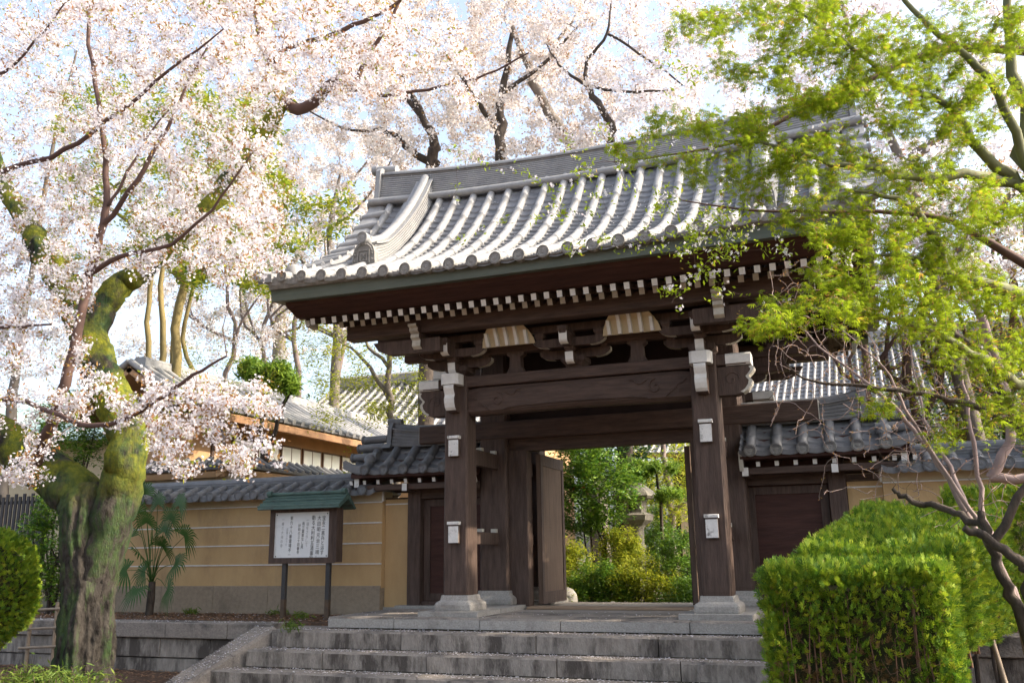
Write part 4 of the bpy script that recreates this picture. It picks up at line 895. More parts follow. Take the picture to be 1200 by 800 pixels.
B_([(321, 88, Y0+1.5), (300, 20, Y0+1.2), (310, -80, Y0+1.2)], [.05, .035, .02])
# slim brown shoots in front
B_([(42, 540, Y0-.3), (60, 500, Y0-.6), (75, 450, Y0-.8), (90, 395, Y0-.8), (104, 322, Y0-.8), (121, 262, Y0-.9), (125, 205, Y0-.9), (116, 120, Y0-1), (104, 30, Y0-1), (100, -60, Y0-1)], [.10, .075, .068, .062, .055, .05, .04, .032, .025, .018])
B_([(122, 262, Y0-.9), (160, 212, Y0-1), (196, 150, Y0-1), (212, 110, Y0-1), (243, 56, Y0-1)], [.035, .03, .024, .018, .01])
B_([(128, 238, Y0-.9), (133, 235, Y0-.9), (170, 165, Y0-.9), (205, 120, Y0-.9)], [.02, .02, .015, .008])
B_([(104, 322, Y0-.8), (140, 302, Y0-1), (200, 286, Y0-1.1), (260, 230, Y0-1.2), (300, 170, Y0-1.3)], [.035, .03, .022, .015, .008])
B_([(-130, 280, Y0-.6), (0, 203, Y0-1), (60, 184, Y0-1.1), (125, 143, Y0-1.2), (200, 82, Y0-1.3), (262, 34, Y0-1.4)], [.05, .035, .032, .026, .018, .008])
B_([(-60, 470, Y0-.5), (30, 470, Y0-1.2), (110, 500, Y0-1.5), (180, 470, Y0-1.6), (225, 440, Y0-1.7), (266, 417, Y0-1.8)], [.05, .03, .028, .026, .02, .01])
B_([(-60, 385, Y0-.8), (10, 383, Y0-1.2), (60, 380, Y0-1.3)], [.03, .02, .012])
B_([(-90, 60, Y0-1), (-10, 90, Y0-1.4), (40, 50, Y0-1.6), (75, 5, Y0-1.8)], [.03, .022, .015, .01])
tg = np.vstack([pix(820, -60, 330, -40, 330, -6.4, -1.5), pix(260, 300, 480, -60, 110, -5.0, -1), pix(120, 60, 400, -60, 20, -7, -3), pix(150, -60, 110, 300, 440, -6.2, -2.5), pix(75, 175, 330, 445, 555, -6.2, -5.0), pix(26, 60, 180, 430, 500, -6.2, -5.4), pix(80, 180, 350, 190, 330, -4.5, -2), pix(26, -40, 70, 430, 600, -6.4, -5.4), pix(240, -420, -60, -100, 400, -7, -2), pix(260, -200, 520, -420, -40, -7, -1), pix(90, 380, 560, 30, 130, -4.5, -2)])
# keep the near spray's shape: nothing in the window of roofs right of the trunk
br.grow(tg, .0055, .0028, 4, 0, .14, 1.7)
br.mb.build('branch', 'twig', C0)
C1 = br.along(9, .03, .25)
P1 = clump(C1, 8, .036)
scatter('blossom', P1, T_FLOWER, .034, 'any', 'petal', C0)
scatter('young_leaf', clump(br.along(6, .04, .3), 3, .03), T_LEAF, .05, 'any', 'budleaf', C0)
scatter('leaf', clump(br.along(1, .05, .5), 3, .04), T_LEAF, .055, 'any', 'leafyel', C0)
# ================================================================ BACKGROUND CHERRIES
def limb_tree(name, label, cat, limbs, bark, group=None, loc=None):
    t_ = Tree()
    for l, r_ in limbs: t_.limb(l, r_, 8, .1, 3, .03)
    return t_
def bg_cherry(base, top_pts, label, targets, seedn, bark='barkd', fl=9, m='petalfar', qs=.075, leafn=5):
    t_ = Tree()
    for pts, r_ in top_pts: t_.limb(pts, r_, 8, .1, 4, .03)
    t_.grow(targets, .010, .004, 4, 0, .12, 4.2)
    e = thing('cherry_tree', base, label, 'cherry tree', 'blossoming cherry trees behind the gate'); t_.mb.build('trunk_and_branches', bark, e)
    scatter('blossom', clump(t_.along(fl, .06, .2), 7, .085), T_QUAD, qs, 'any', m, e)
    scatter('young_leaf', clump(t_.along(leafn, .06, .3), 3, .08), T_LEAF, .085, 'any', 'budleaf', e)
    return e
def V3(*a): return [Vector(p) for p in a]
y = 9.
a = at(587, 215, y); b = at(586, 160, y); c = at(588, 110, y); d = at(600, 40, y)
bg_cherry((a.x, y, TZ), [(V3((a.x-.1, y, TZ), (a.x-.05, y, 4), a, b, c, d), [.3, .26, .17, .16, .12, .07]), (V3(b, at(560, 120, y-.5), at(520, 60, y-1)), [.09, .07, .03]), (V3(c, at(630, 80, y+.4), at(690, 20, y+1)), [.08, .06, .03])],
    'blossoming cherry with an upright dark trunk rising behind the middle of the gate roof', np.vstack([pix(330, 430, 720, -60, 190, 7, 11.5), pix(60, 430, 720, -260, -60, 8, 12)]), 1)
y = 11.
a = at(505, 215, y); b = at(510, 170, y); c = at(496, 140, y); d = at(470, 90, y)
bg_cherry((a.x, y, TZ), [(V3((a.x-.2, y, TZ), (a.x-.1, y, 4), a, b, c, d), [.3, .26, .19, .17, .12, .07]), (V3(at(512, 192, y), at(488, 182, y), at(462, 158, y), at(440, 152, y)), [.14, .12, .09, .06]), (V3(c, at(430, 60, y), at(350, 20, y)), [.09, .06, .03]), (V3(at(440, 152, y), at(400, 150, y), at(330, 110, y)), [.06, .04, .02])],
    'blossoming cherry with a crooked dark trunk behind the left end of the ridge', np.vstack([pix(360, 250, 600, -60, 235, 9, 14), pix(60, 250, 600, -260, -60, 10, 14)]), 2)
y = 12.5
a = at(672, 190, y); b = at(650, 145, y); c = at(625, 95, y); d = at(600, 30, y)
bg_cherry((a.x, y, TZ), [(V3((a.x+.5, y, TZ), (a.x+.3, y, 5), a, b, c, d), [.32, .28, .2, .19, .15, .08]), (V3(c, at(660, 40, y), at(700, -20, y)), [.1, .06, .03])],
    'blossoming cherry with a pale grey leaning trunk behind the gate roof', np.vstack([pix(260, 520, 820, -60, 170, 11, 15), pix(60, 520, 820, -260, -60, 11, 15)]), 3, 'barkg')
y = 8.5
a = at(717, 185, y); b = at(716, 148, y); c = at(695, 112, y); d = at(686, 100, y)
bg_cherry((a.x, y, TZ), [(V3((a.x-.2, y, TZ), (a.x, y, 4), a, b, c, d), [.22, .2, .11, .10, .09, .07]), (V3(d, at(690, 70, y), at(712, 40, y), at(716, 5, y)), [.07, .05, .04, .02]), (V3(d, at(655, 75, y), at(640, 50, y)), [.05, .03, .02]), (V3(d, at(730, 108, y), at(790, 105, y+.4)), [.05, .04, .03]), (V3(at(712, 40, y), at(760, 70, y), at(800, 100, y)), [.04, .03, .02])],
    'sparser pink cherry with a forked dark trunk behind the right half of the ridge', np.vstack([pix(230, 640, 960, -60, 180, 7, 11), pix(110, 720, 900, -30, 140, 7, 10), pix(60, 640, 960, -260, -60, 8, 12)]), 4, 'barkd', 7, 'petal', .07, 3)
y = 3.9
a = at(1100, 330, y); b = at(1060, 200, y); c = at(1010, 90, y); d = at(985, 0, y)
bg_cherry((a.x, y, TZ), [(V3((a.x+.5, y, TZ), (a.x+.3, y, 2), a, b, c, d), [.17, .15, .12, .09, .06, .04]), (V3(b, at(1130, 120, y), at(1170, 20, y)), [.12, .09, .04]), (V3(b, at(990, 210, y), at(930, 180, y)), [.08, .06, .03]), (V3(a, at(1150, 260, y), at(1230, 200, y)), [.1, .08, .04])],
    'pale pink cherry standing right of the gate behind the green maple', np.vstack([pix(380, 880, 1240, -60, 330, 2.6, 5.4), pix(60, 900, 1300, -260, -60, 3, 5.4)]), 5, 'barkg', 7, 'petal', .07, 3)
y = 19.
a = at(330, 330, y); b = at(310, 240, y); c = at(290, 160, y)
bg_cherry((a.x, y, TZ), [(V3((a.x, y, TZ), (a.x, y, 5), a, b, c), [.4, .35, .25, .2, .1]), (V3(a, at(380, 250, y), at(430, 190, y)), [.15, .1, .04]), (V3(b, at(220, 200, y), at(150, 150, y)), [.15, .1, .04])],
    'distant cherry whose pale blossom fills the gap left of the gate roof', np.vstack([pix(620, 40, 480, 40, 420, 16, 23)]), 6, 'barkg', 10, 'petalfar', .10, 4)
y = 14.
a = at(395, 360, y); b = at(385, 270, y); c = at(400, 200, y)
bg_cherry((a.x, y, TZ), [(V3((a.x, y, TZ), (a.x, y, 5), a, b, c), [.25, .2, .14, .1, .05]), (V3(a, at(340, 290, y), at(290, 240, y)), [.08, .06, .02]), (V3(b, at(430, 230, y), at(470, 170, y)), [.07, .05, .02])],
    'pinkish cherry between the leaning camphor and the left end of the ridge', np.vstack([pix(330, 240, 480, 140, 400, 12, 16)]), 7, 'barkg', 8, 'petalfar', .085, 6)
y = 9.5
a = at(20, 420, y); b = at(40, 300, y); c = at(60, 180, y)
bg_cherry((a.x, y, TZ), [(V3((a.x, y, TZ), (a.x, y, 5), a, b, c, at(90, 60, y)), [.25, .2, .14, .1, .07, .04]), (V3(a, at(-40, 290, y), at(-80, 240, y)), [.08, .06, .02]), (V3(b, at(120, 230, y), at(200, 170, y)), [.07, .05, .02])],
    'blossoming cherry behind the mossy tree at the left edge of the picture', np.vstack([pix(600, -90, 330, -60, 470, 7.5, 12)]), 8, 'barkg', 7, 'petalfar', .07, 6)
# ================================================================ EVERGREENS AND BARE TREES, LEFT
t_ = Tree(); y = 3.2
a = at(205, 420, y)
t_.limb(V3((a.x, y, TZ), (a.x, y, 2.5), a, at(215, 330, y), at(235, 240, y), at(250, 160, y)), [.16, .14, .11, .1, .08, .05], 8)
t_.limb(V3(at(215, 330, y), at(290, 280, y), at(320, 240, y)), [.07, .05, .02]); t_.limb(V3(at(215, 330, y), at(150, 260, y), at(90, 220, y)), [.07, .05, .02])
t_.grow(np.vstack([pix(150, 215, 335, 110, 345, 1, 4), pix(110, 60, 240, 90, 320, 1, 4), pix(18, 330, 420, 215, 290, 2, 4)]), .01, .004, 4, 0, .1, 3)
e = mk(t_, 'evergreen_tree', 'yellow green leafy tree glimpsed through the blossom left of the gate', 'tree', None, 'barky')
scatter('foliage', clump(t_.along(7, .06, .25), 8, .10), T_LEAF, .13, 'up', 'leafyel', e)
scatter('greener_foliage', clump(t_.along(2, .06, .25), 7, .12), T_LEAF, .12, 'up', 'leafmid', e)  # greener leaves mixed at random along the same twigs
# group of olive stems
for k, (u0, u1, u2, r_) in enumerate(((176, 174, 178, .075), (188, 192, 190, .085), (199, 204, 212, .075), (232, 215, 226, .06))):
    y = 4.5+.2*k; s_ = Tree(); a = at(u0, 470, y); b = at(u1, 400, y)
    s_.limb(V3((a.x, y, TZ), a, b, at(u2, 335, y), at(u2+8, 250, y)), [r_*1.1, r_, r_*.95, r_*.8, r_*.4], 8)
    s_.grow(pix(14, u2-40, u2+45, 180, 330, y-.5, y+.6), .012, .004, 4, 0, .1, 3)
    e = mk(s_, 'thin_tree', ('slim olive stem at the left of the clump by the mossy trunk', 'thicker olive stem in the clump by the mossy trunk', 'olive stem leaning right in the clump by the mossy trunk', 'thinnest olive stem, right of the clump by the mossy trunk')[k], 'tree', 'olive stems behind the mossy trunk', 'barky')
    scatter('foliage', clump(s_.along(3, .05, .3), 6, .08), T_LEAF, .10, 'up', 'leafyel', e)
for k, (u0, y, n_, lab) in enumerate(((262, 13, 80, 'bare pale tree left of the pruned pine, against the sky'), (318, 14, 90, 'bare pale tree behind the pruned pine and the tan house'), (350, 12, 80, 'bare leaning tree right of the pruned pine'), (395, 15, 80, 'bare twiggy tree under the left gate eave'))):
    s_ = Tree(); a = at(u0, 470, y); b = at(u0+random.uniform(-14, 14), 400, y)
    s_.limb(V3((a.x, y, TZ), a, b, at(u0+random.uniform(-20, 20), 340, y), at(u0+random.uniform(-30, 30), 280, y)), [.13, .10, .085, .06, .03], 8)
    for q in range(3): s_.limb(V3(b, at(u0+random.choice((-1, 1))*random.uniform(25, 40), 370, y), at(u0+random.uniform(-80, 80), 300, y)), [.06, .045, .02], 6)
    s_.grow(pix(n_*2, u0-75, u0+75, 250, 490, y-1.5, y+1.5), .007, .004, 4, 0, .16, 3)
    e = mk(s_, 'bare_tree', lab, 'tree', 'bare trees beyond the left wall', 'twigg')
    scatter('spring_leaf', clump(s_.along(4, .1, .4), 3, .1), T_LEAF, .09, 'up', 'leafyel', e)
for k, (u0, y, m_1, lab) in enumerate(((1075, 4.3, 'leafyel', 'brown twiggy tree behind the right wicket roof'), (1125, 5.0, 'leafmid', 'twiggy tree with green leaves right of the wicket roof'), (1175, 4.6, 'leafyel', 'twiggy tree with yellow leaves at the right edge'), (1020, 9.0, 'leafyel', 'thin twiggy tree before the main hall roof'), (1150, 10.5, 'leafdark', 'darker tree before the main hall at the right edge'))):
    s_ = Tree(); a = at(u0+8, 520, y)
    s_.limb(V3((a.x, y, TZ), a, at(u0+random.uniform(-14, 14), 430, y), at(u0+random.uniform(-30, 20), 330, y), at(u0+random.uniform(-50, 30), 220, y)), [.12, .10, .08, .055, .025], 8)
    for q in range(4): s_.limb(V3(at(u0+8, 520-30*q, y), at(u0+random.choice((-1, 1))*random.uniform(20, 45), 420, y), at(u0+random.uniform(-80, 70), 300, y)), [.06, .045, .02], 6)
    s_.grow(pix(200 if k != 3 else 90, u0-75 if k != 3 else u0-50, u0+80, 200, 540, y-.9, y+.9), .008, .005, 4, 0, .16, 3)
    e = mk(s_, 'twiggy_tree', lab, 'tree', 'twiggy trees behind the right wall', 'twig')
    scatter('foliage', clump(s_.along(4 if k != 3 else 2, .08, .3), 5, .09), T_LEAF, .085, 'up', m_1, e); scatter('young_leaf', clump(s_.along(3, .08, .3), 3, .09), T_LEAF, .07, 'up', 'budleaf', e)
s_ = Tree(); y = 2.3; a = at(262, 540, y); s_.limb(V3((a.x, y, TZ), a, at(258, 480, y), at(268, 430, y)), [.05, .04, .03, .015], 6)
s_.grow(np.vstack([pix(60, 205, 330, 400, 500, 1.9, 2.8)]), .007, .003, 4, 0, .14, 2)
e = mk(s_, 'small_tree', 'thin twiggy tree with sparse yellow leaves before the tan house roof', 'tree', None, 'twigg'); scatter('foliage', clump(s_.along(6, .05, .3), 4, .06), T_LEAF, .065, 'up', 'leafyel', e)
# sparse yellow-green tree next to the gate
s_ = Tree(); y = 5.2; a = at(462, 520, y)
s_.limb(V3((a.x, y, TZ), a, at(458, 470, y), at(455, 430, y), at(462, 392, y), at(450, 350, y)), [.10, .085, .08, .07, .06, .03], 8)
s_.limb(V3(at(458, 470, y), at(440, 440, y), at(418, 415, y), at(398, 400, y)), [.07, .055, .04, .02]); s_.limb(V3(at(455, 430, y), at(432, 405, y), at(424, 385, y)), [.05, .04, .02])
s_.grow(np.vstack([pix(120, 360, 500, 395, 505, 4, 6.5), pix(25, 330, 420, 360, 420, 4, 6.5)]), .008, .004, 4, 0, .14, 2)
e = mk(s_, 'small_tree', 'small grey tree with sparse yellow green leaves beside the left bracket end', 'tree', None, 'barkg')
scatter('foliage', clump(s_.along(8, .05, .2), 5, .09), T_LEAF, .085, 'up', 'leafyel', e)
# pruned pine with two stems
s_ = Tree(); y = 3.1; a = at(312, 560, y)
s_.limb(V3((a.x, y, TZ), a, at(316, 520, y), at(330, 480, y), at(337, 458, y), at(325, 445, y)), [.07, .055, .05, .045, .04, .02], 8); s_.limb(V3(a, at(306, 535, y), at(308, 490, y), at(311, 456, y), at(305, 440, y)), [.055, .05, .045, .035, .02], 8)
s_.grow(np.vstack([vol(26, at(318, 438, y), (.6, .4, .28)), vol(8, at(338, 452, y), (.25, .3, .15)), vol(8, at(292, 432, y), (.25, .3, .15))]), .01, .004, 4)
e = mk(s_, 'pruned_pine', 'clipped podocarpus with two dark stems and feathery green top before the house', 'tree', None, 'barkd')
scatter('needles', clump(s_.along(12, .05, .2), 9, .06), T_LONG, .19, 'any', 'pine', e)
# evergreen bush behind the trunk, far-left
def bush(name, label, cat, c, rad, n, m, tm=T_LEAF, sz=.08, mode='up', bark='barkd', flat=1, per=9, group=None, extra=None):
    c = Vector(c); b_ = Tree(); z0 = TZ if c.y > -.6 else GZ
    for k in range(5): b_.limb(V3((c.x+random.uniform(-.15, .15), c.y+random.uniform(-.1, .1), z0), (c.x+random.uniform(-.3, .3)*rad[0], c.y, (z0+c.z)/2), (c.x+random.uniform(-.5, .5)*rad[0], c.y+random.uniform(-.4, .4)*rad[1], c.z+random.uniform(-.2, .3)*rad[2])), [.03, .022, .012], 5)
    b_.grow(vol(n, c, rad), .007, .003, 4, 0, .1, 3)
    e = mk(b_, name, label, cat, group, bark, (c.x, c.y, z0))
    scatter('foliage', clump(b_.along(per, .05, .2), 6, sz*.9), tm, sz, mode, m, e)
    if extra: scatter(extra[0], clump(b_.along(1, .05, .6)[:extra[3]], 2, .03), T_FLOWER, extra[2], 'any', extra[1], e)
    return e
bush('evergreen_bush', 'dark evergreen bush showing left of the mossy trunk beside the black fence', 'bush', at(66, 630, .9), (.75, .6, 1.25), 90, 'leafmid', sz=.11)
bush('background_shrub', 'brown green thicket behind the right wall, left part', 'shrub', (5.9, 5, 2.0), (1.6, 1, 2.0), 160, 'leafdark', sz=.10, per=6)
bush('background_shrub', 'dense evergreen behind the right wall at the frame edge', 'shrub', (9.3, 5, 2.4), (1.9, 1, 2.4), 170, 'leafdark', sz=.11, per=7)
bush('background_shrub', 'yellow brown shrub behind the right wall under the maple branches', 'shrub', (7.6, 4, 1.9), (1.2, .8, 1.9), 110, 'leafyel', sz=.08, per=2)
bush('evergreen_bush', 'loose dark green bush seen through the fork of the mossy trunk', 'bush', at(88, 510, 2.6), (1.5, .6, 1.1), 120, 'leafmid', sz=.10, per=8)
bush('background_shrub', 'yellow green shrub between the tan house and the left wicket roof', 'shrub', (at(410, 530, 3.5).x, 3.5, 1.8), (.8, .6, 1.4), 60, 'leafyel', sz=.07, per=4)
# ================================================================ GARDEN SEEN THROUGH THE GATE
bush('camellia', 'glossy green camellia with small red flowers, left in the gate opening', 'camellia', at(692, 575, 6.5)+Vector((0, 0, .1)), (1.15, .8, 1.25), 190, 'leafmid', sz=.11, per=9, extra=('red_flower', 'redflower', .09, 16))
bush('camellia', 'darker camellia crown behind, touching the door lintel', 'camellia', at(712, 540, 8.5)+Vector((0, 0, .3)), (1.2, .9, 1.2), 110, 'leafdark', sz=.12, per=8)
for k, (u, v, y, rx, rz, m, lab) in enumerate(((668, 672, 5.4, .62, .55, 'leafyel', 'yellowish azalea at the left foot of the gate opening'), (705, 690, 4.9, .75, .50, 'leafmid', 'green azalea mound before the camellia'), (752, 690, 5.0, .8, .50, 'leafyel', 'loose yellow green shrub in front of the stone lantern'), (798, 672, 5.6, .75, .72, 'leafmid', 'bright green shrub beside the right door jamb'), (730, 650, 6.4, .55, .45, 'leafyel', 'sunlit low shrub against the lantern shaft'), (768, 640, 9.6, .7, .8, 'leafmid', 'grey green shrub just right of the lantern'), (806, 702, 4.6, .5, .32, 'leafmid', 'low dark green ground shrub by the right sill end'), (655, 705, 4.4, .4, .26, 'leafyel', 'low weedy shrub by the open door leaf'))):
    bush('garden_shrub', lab, 'shrub', at(u, v, y), (rx, .6, rz*1.2), int(120*rx), m, sz=.07, per=16, group='shrubs in the garden behind the gate')
s_ = Tree(); y = 10.5; a = at(788, 640, y)
s_.limb(V3((a.x, y, TZ), a, at(786, 600, y), at(782, 560, y), at(778, 520, y), at(775, 480, y)), [.13, .11, .10, .09, .07, .04], 8); s_.limb(V3(at(786, 610, y), at(800, 590, y), at(818, 570, y)), [.06, .05, .03]); s_.limb(V3((at(815, 620, y)), at(800, 632, y), at(778, 650, y)), [.05, .05, .05])
s_.grow(pix(150, 740, 830, 510, 620, 9, 12.5), .01, .005, 4, 0, .14, 3)
e = mk(s_, 'garden_tree', 'slender tree with sunlit yellow leaves at the right of the gate opening', 'tree', None, 'twigg')
scatter('foliage', clump(s_.along(7, .08, .2), 5, .11), T_LEAF, .11, 'up', 'leafyel', e)
s_ = Tree(); y = 7.2; a = at(776, 620, y); s_.limb(V3((a.x, y, TZ), a, at(772, 570, y), at(768, 535, y)), [.05, .04, .035, .02], 6)
s_.grow(np.vstack([vol(22, at(765, 548, y), (.7, .3, .13)), vol(14, at(785, 580, y), (.5, .3, .10)), vol(10, at(745, 560, y), (.4, .3, .10))]), .008, .004, 4)
e = mk(s_, 'garden_pine', 'small pine with flat green pads beside the lantern top', 'pine tree', None, 'barkd')
scatter('needles', clump(s_.along(10, .04, .2), 8, .05), T_LONG, .13, 'any', 'pine', e)
for k, (u, v, y, r_, lab) in enumerate(((664, 700, 4.2, .20, 'rounded garden stone beside the open door leaf'), (718, 712, 4.1, .12, 'small half hidden garden stone right of the shrub foot'))):
    c_ = at(u, v, y); mb = MB(); 
    for i, (zz, rr) in enumerate(((-.8, .9), (-.2, 1.05), (.4, .9), (.8, .6), (1, .2))): pass
    mb.loft([[(c_.x+r_*rr*(1+.12*math.sin(3*a_+k))*math.cos(a_), c_.y+r_*rr*math.sin(a_), c_.z+zz*r_) for a_ in np.linspace(0, 2*math.pi, 12, endpoint=False)] for zz, rr in ((-1.5, .95), (-.2, 1.05), (.4, .9), (.8, .6), (1, .2))], sm=True)
    tag(mb.build('garden_stone', 'granite'), lab, 'stone')
# far tree belt closing the horizon behind the buildings
for k, (x, y, rx, rz, m) in enumerate(((-30, 34, 8, 6, 'leafdark'), (-18, 38, 8, 5, 'leafmid'), (-4, 42, 9, 5, 'leafdark'), (16, 38, 8, 6, 'leafmid'), (27, 30, 7, 6, 'leafdark'))):
    P_ = vol(1500, (x, y, rz*.85), (rx, 3, rz)); e = thing('far_tree', (x, y, TZ), ('far dark tree mass behind the pale roofed building', 'far tree behind the tan house', 'far tree behind the main hall, left', 'far tree behind the main hall, right', 'far dark tree beyond the right wall')[k], 'tree', 'far trees closing the view')
    mb = MB(); mb.tube([(x, y, TZ), (x, y, rz)], [.4, .2], 8); mb.build('trunk', 'barkd', e); scatter('foliage', clump(P_, 5, .3), T_LEAF, .45, 'up', m, e)
# ================================================================ CLIPPED HEDGE, RIGHT
def ribbon(P, N_, sz, m, parent, name='foliage', upb=.9):
    """sprays at P growing along N_ (outward) mixed with up"""
    n = len(P); yv = N_+np.array([0, 0, upb])+rng.normal(size=(n, 3))*.45; yv /= np.linalg.norm(yv, axis=1)[:, None]
    z = rng.normal(size=(n, 3)); x = np.cross(yv, z); x /= np.linalg.norm(x, axis=1)[:, None]; z = np.cross(x, yv)
    return scatter(name, P, T_SPRAY, sz, m=m, parent=parent, rm=np.stack([x, yv, z], axis=2))
def hedge_box(name, label, foot, zlo, ztop, n, parent=None, sz=.10, m='hedgeleaf', stems=40, faceden=1.0, gap=None):
    """foot: 4 ground corners (x,y) front-left, front-right, back-right, back-left; ztop: (front, back)"""
    e = thing(name, ((foot[0][0]+foot[1][0])/2, (foot[0][1]+foot[3][1])/2, GZ), label, 'hedge'); F_ = [np.array(f) for f in foot]
    def Q(u, v): return (F_[0]*(1-u)+F_[1]*u)*(1-v)+(F_[3]*(1-u)+F_[2]*u)*v
    P = []; N_ = []
    w_ = np.linalg.norm(F_[1]-F_[0]); d_ = np.linalg.norm(F_[3]-F_[0]); H_ = ztop[0]-zlo
    areas = [w_*d_, w_*H_, d_*H_, d_*H_]; tot = sum(areas)
    for i in range(n):
        r_ = random.random()*tot; u, v = random.random(), random.random(); t = random.random(); dep = abs(random.gauss(0, .05))
        bump = .035*math.sin(u*9+v*7)+.03*math.sin(u*23+t*19)
        if r_ < areas[0]: q = Q(u, v); z = ztop[0]*(1-v)+ztop[1]*v-dep+bump; nn = (0, 0, 1.2)
        elif r_ < areas[0]+areas[1]:
            q = Q(u, 0)+np.array([0, dep-bump]); z = zlo+(ztop[0]-zlo)*t**.8; nn = (0, -1, 0)
            if gap and gap(u, t): continue
        else:
            s1 = r_ < areas[0]+areas[1]+areas[2]; q = Q(0 if s1 else 1, v)+np.array([dep-bump if s1 else -dep+bump, 0]); z = zlo+(ztop[0]*(1-v)+ztop[1]*v-zlo)*t; nn = (-1 if s1 else 1, 0, 0)
        # rounded shoulders
        P.append((q[0], q[1], z)); N_.append(nn)
    ribbon(np.array(P), np.array(N_), sz, m, e)
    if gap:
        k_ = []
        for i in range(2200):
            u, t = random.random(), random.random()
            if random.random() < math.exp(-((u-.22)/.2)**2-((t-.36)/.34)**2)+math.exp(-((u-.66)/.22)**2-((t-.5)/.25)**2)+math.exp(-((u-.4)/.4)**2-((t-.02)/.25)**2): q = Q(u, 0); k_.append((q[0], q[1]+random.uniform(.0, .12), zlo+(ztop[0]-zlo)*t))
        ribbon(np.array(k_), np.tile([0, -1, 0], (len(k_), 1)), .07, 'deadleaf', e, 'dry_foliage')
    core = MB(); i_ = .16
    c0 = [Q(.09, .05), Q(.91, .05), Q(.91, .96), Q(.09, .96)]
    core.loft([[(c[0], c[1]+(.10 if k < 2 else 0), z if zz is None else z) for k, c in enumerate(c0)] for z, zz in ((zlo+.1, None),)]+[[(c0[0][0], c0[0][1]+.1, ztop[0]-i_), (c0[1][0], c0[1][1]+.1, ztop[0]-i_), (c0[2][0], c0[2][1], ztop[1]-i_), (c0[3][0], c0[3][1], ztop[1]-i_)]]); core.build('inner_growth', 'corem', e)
    tw = Tree()
    for k in range(stems):
        u = random.uniform(.06, .94); v = random.choice((.02, .05, .2, .6)); q = Q(u, v); q1 = Q(min(.98, max(.02, u+random.uniform(-.12, .12))), max(.015, v-.02)); zt = (ztop[0]*(1-v)+ztop[1]*v)
        tw.limb([(q[0], q[1], GZ if zlo < 0 else TZ), (q[0]+random.uniform(-.05, .05), q[1], zlo+.2), (q1[0], q1[1], zt-random.uniform(.1, .6))], [.016, .012, .004], 5)
    tw.P = tw.P[2:]; tw.Rr = tw.Rr[2:]
    tt = []
    for k in range(stems*9): q = Q(random.random(), random.uniform(-.002, .05)); tt.append((q[0], q[1], random.uniform(zlo, ztop[0]-.1)))
    tw.grow(tt, .004, .0022, 4, 0, .2, .7); tw.mb.build('stems', 'twigb', e); return e
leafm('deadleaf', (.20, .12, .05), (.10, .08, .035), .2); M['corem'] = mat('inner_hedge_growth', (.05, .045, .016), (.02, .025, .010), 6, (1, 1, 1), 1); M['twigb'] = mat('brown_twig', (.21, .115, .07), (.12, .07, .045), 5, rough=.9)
def gp(u, t): # thin patches where brown stems show
    k = math.exp(-((u-.22)/.17)**2-((t-.38)/.30)**2)+math.exp(-((u-.66)/.20)**2-((t-.55)/.22)**2)*.95+math.exp(-((u-.35)/.28)**2-((t-.05)/.22)**2)*.9
    return random.random() < k*.93
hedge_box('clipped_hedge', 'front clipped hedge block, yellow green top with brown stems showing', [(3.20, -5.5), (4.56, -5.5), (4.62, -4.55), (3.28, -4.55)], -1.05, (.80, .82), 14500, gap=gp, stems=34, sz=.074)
hedge_box('clipped_hedge', 'tall sloping clipped hedge rising toward the right wicket gate', [(3.40, -4.50), (4.72, -4.50), (5.6, -1.5), (4.0, -1.5)], .1, (.92, 1.46), 12500, sz=.078, stems=40, m='hedgeleaf')
# high hedge top on bare stems, far right
e = thing('leggy_hedge', (6.2, -1.4, TZ), 'hedge row on bare dark stems in front of the right wall', 'hedge'); lg = Tree()
for k in range(20):
    x = 5.0+k*.19+random.uniform(-.06, .06); y = -1.5+random.uniform(-.25, .35)
    lg.limb([(x, y, GZ), (x+random.uniform(-.12, .12), y, -.3), (x+random.uniform(-.2, .2), y, .35), (x+random.uniform(-.25, .25), y, .9), (x+random.uniform(-.3, .3), y, 1.35)], [.03, .024, .018, .013, .006], 6, .1, 3, .03)
tt = np.column_stack([rng.uniform(4.9, 8.4, 330), rng.uniform(-1.9, -1.0, 330), rng.uniform(.5, 1.55, 330)]); lg.grow(tt, .006, .003, 4, 0, .2, 1.2); lg.mb.build('stems', 'barkd', e)
P_ = np.column_stack([rng.uniform(4.9, 8.4, 5600), rng.uniform(-1.95, -.95, 5600), 1.62-np.abs(rng.normal(size=5600))*.24]); ribbon(P_, np.tile([0, -.3, .6], (5600, 1)), .08, 'hedgeleaf', e)
P_ = np.column_stack([rng.uniform(4.9, 8.4, 900), rng.uniform(-1.95, -.95, 900), rng.uniform(.7, 1.4, 900)]); ribbon(P_, np.tile([0, -.3, .6], (900, 1)), .09, 'hedgedark', e, 'sparse_foliage')
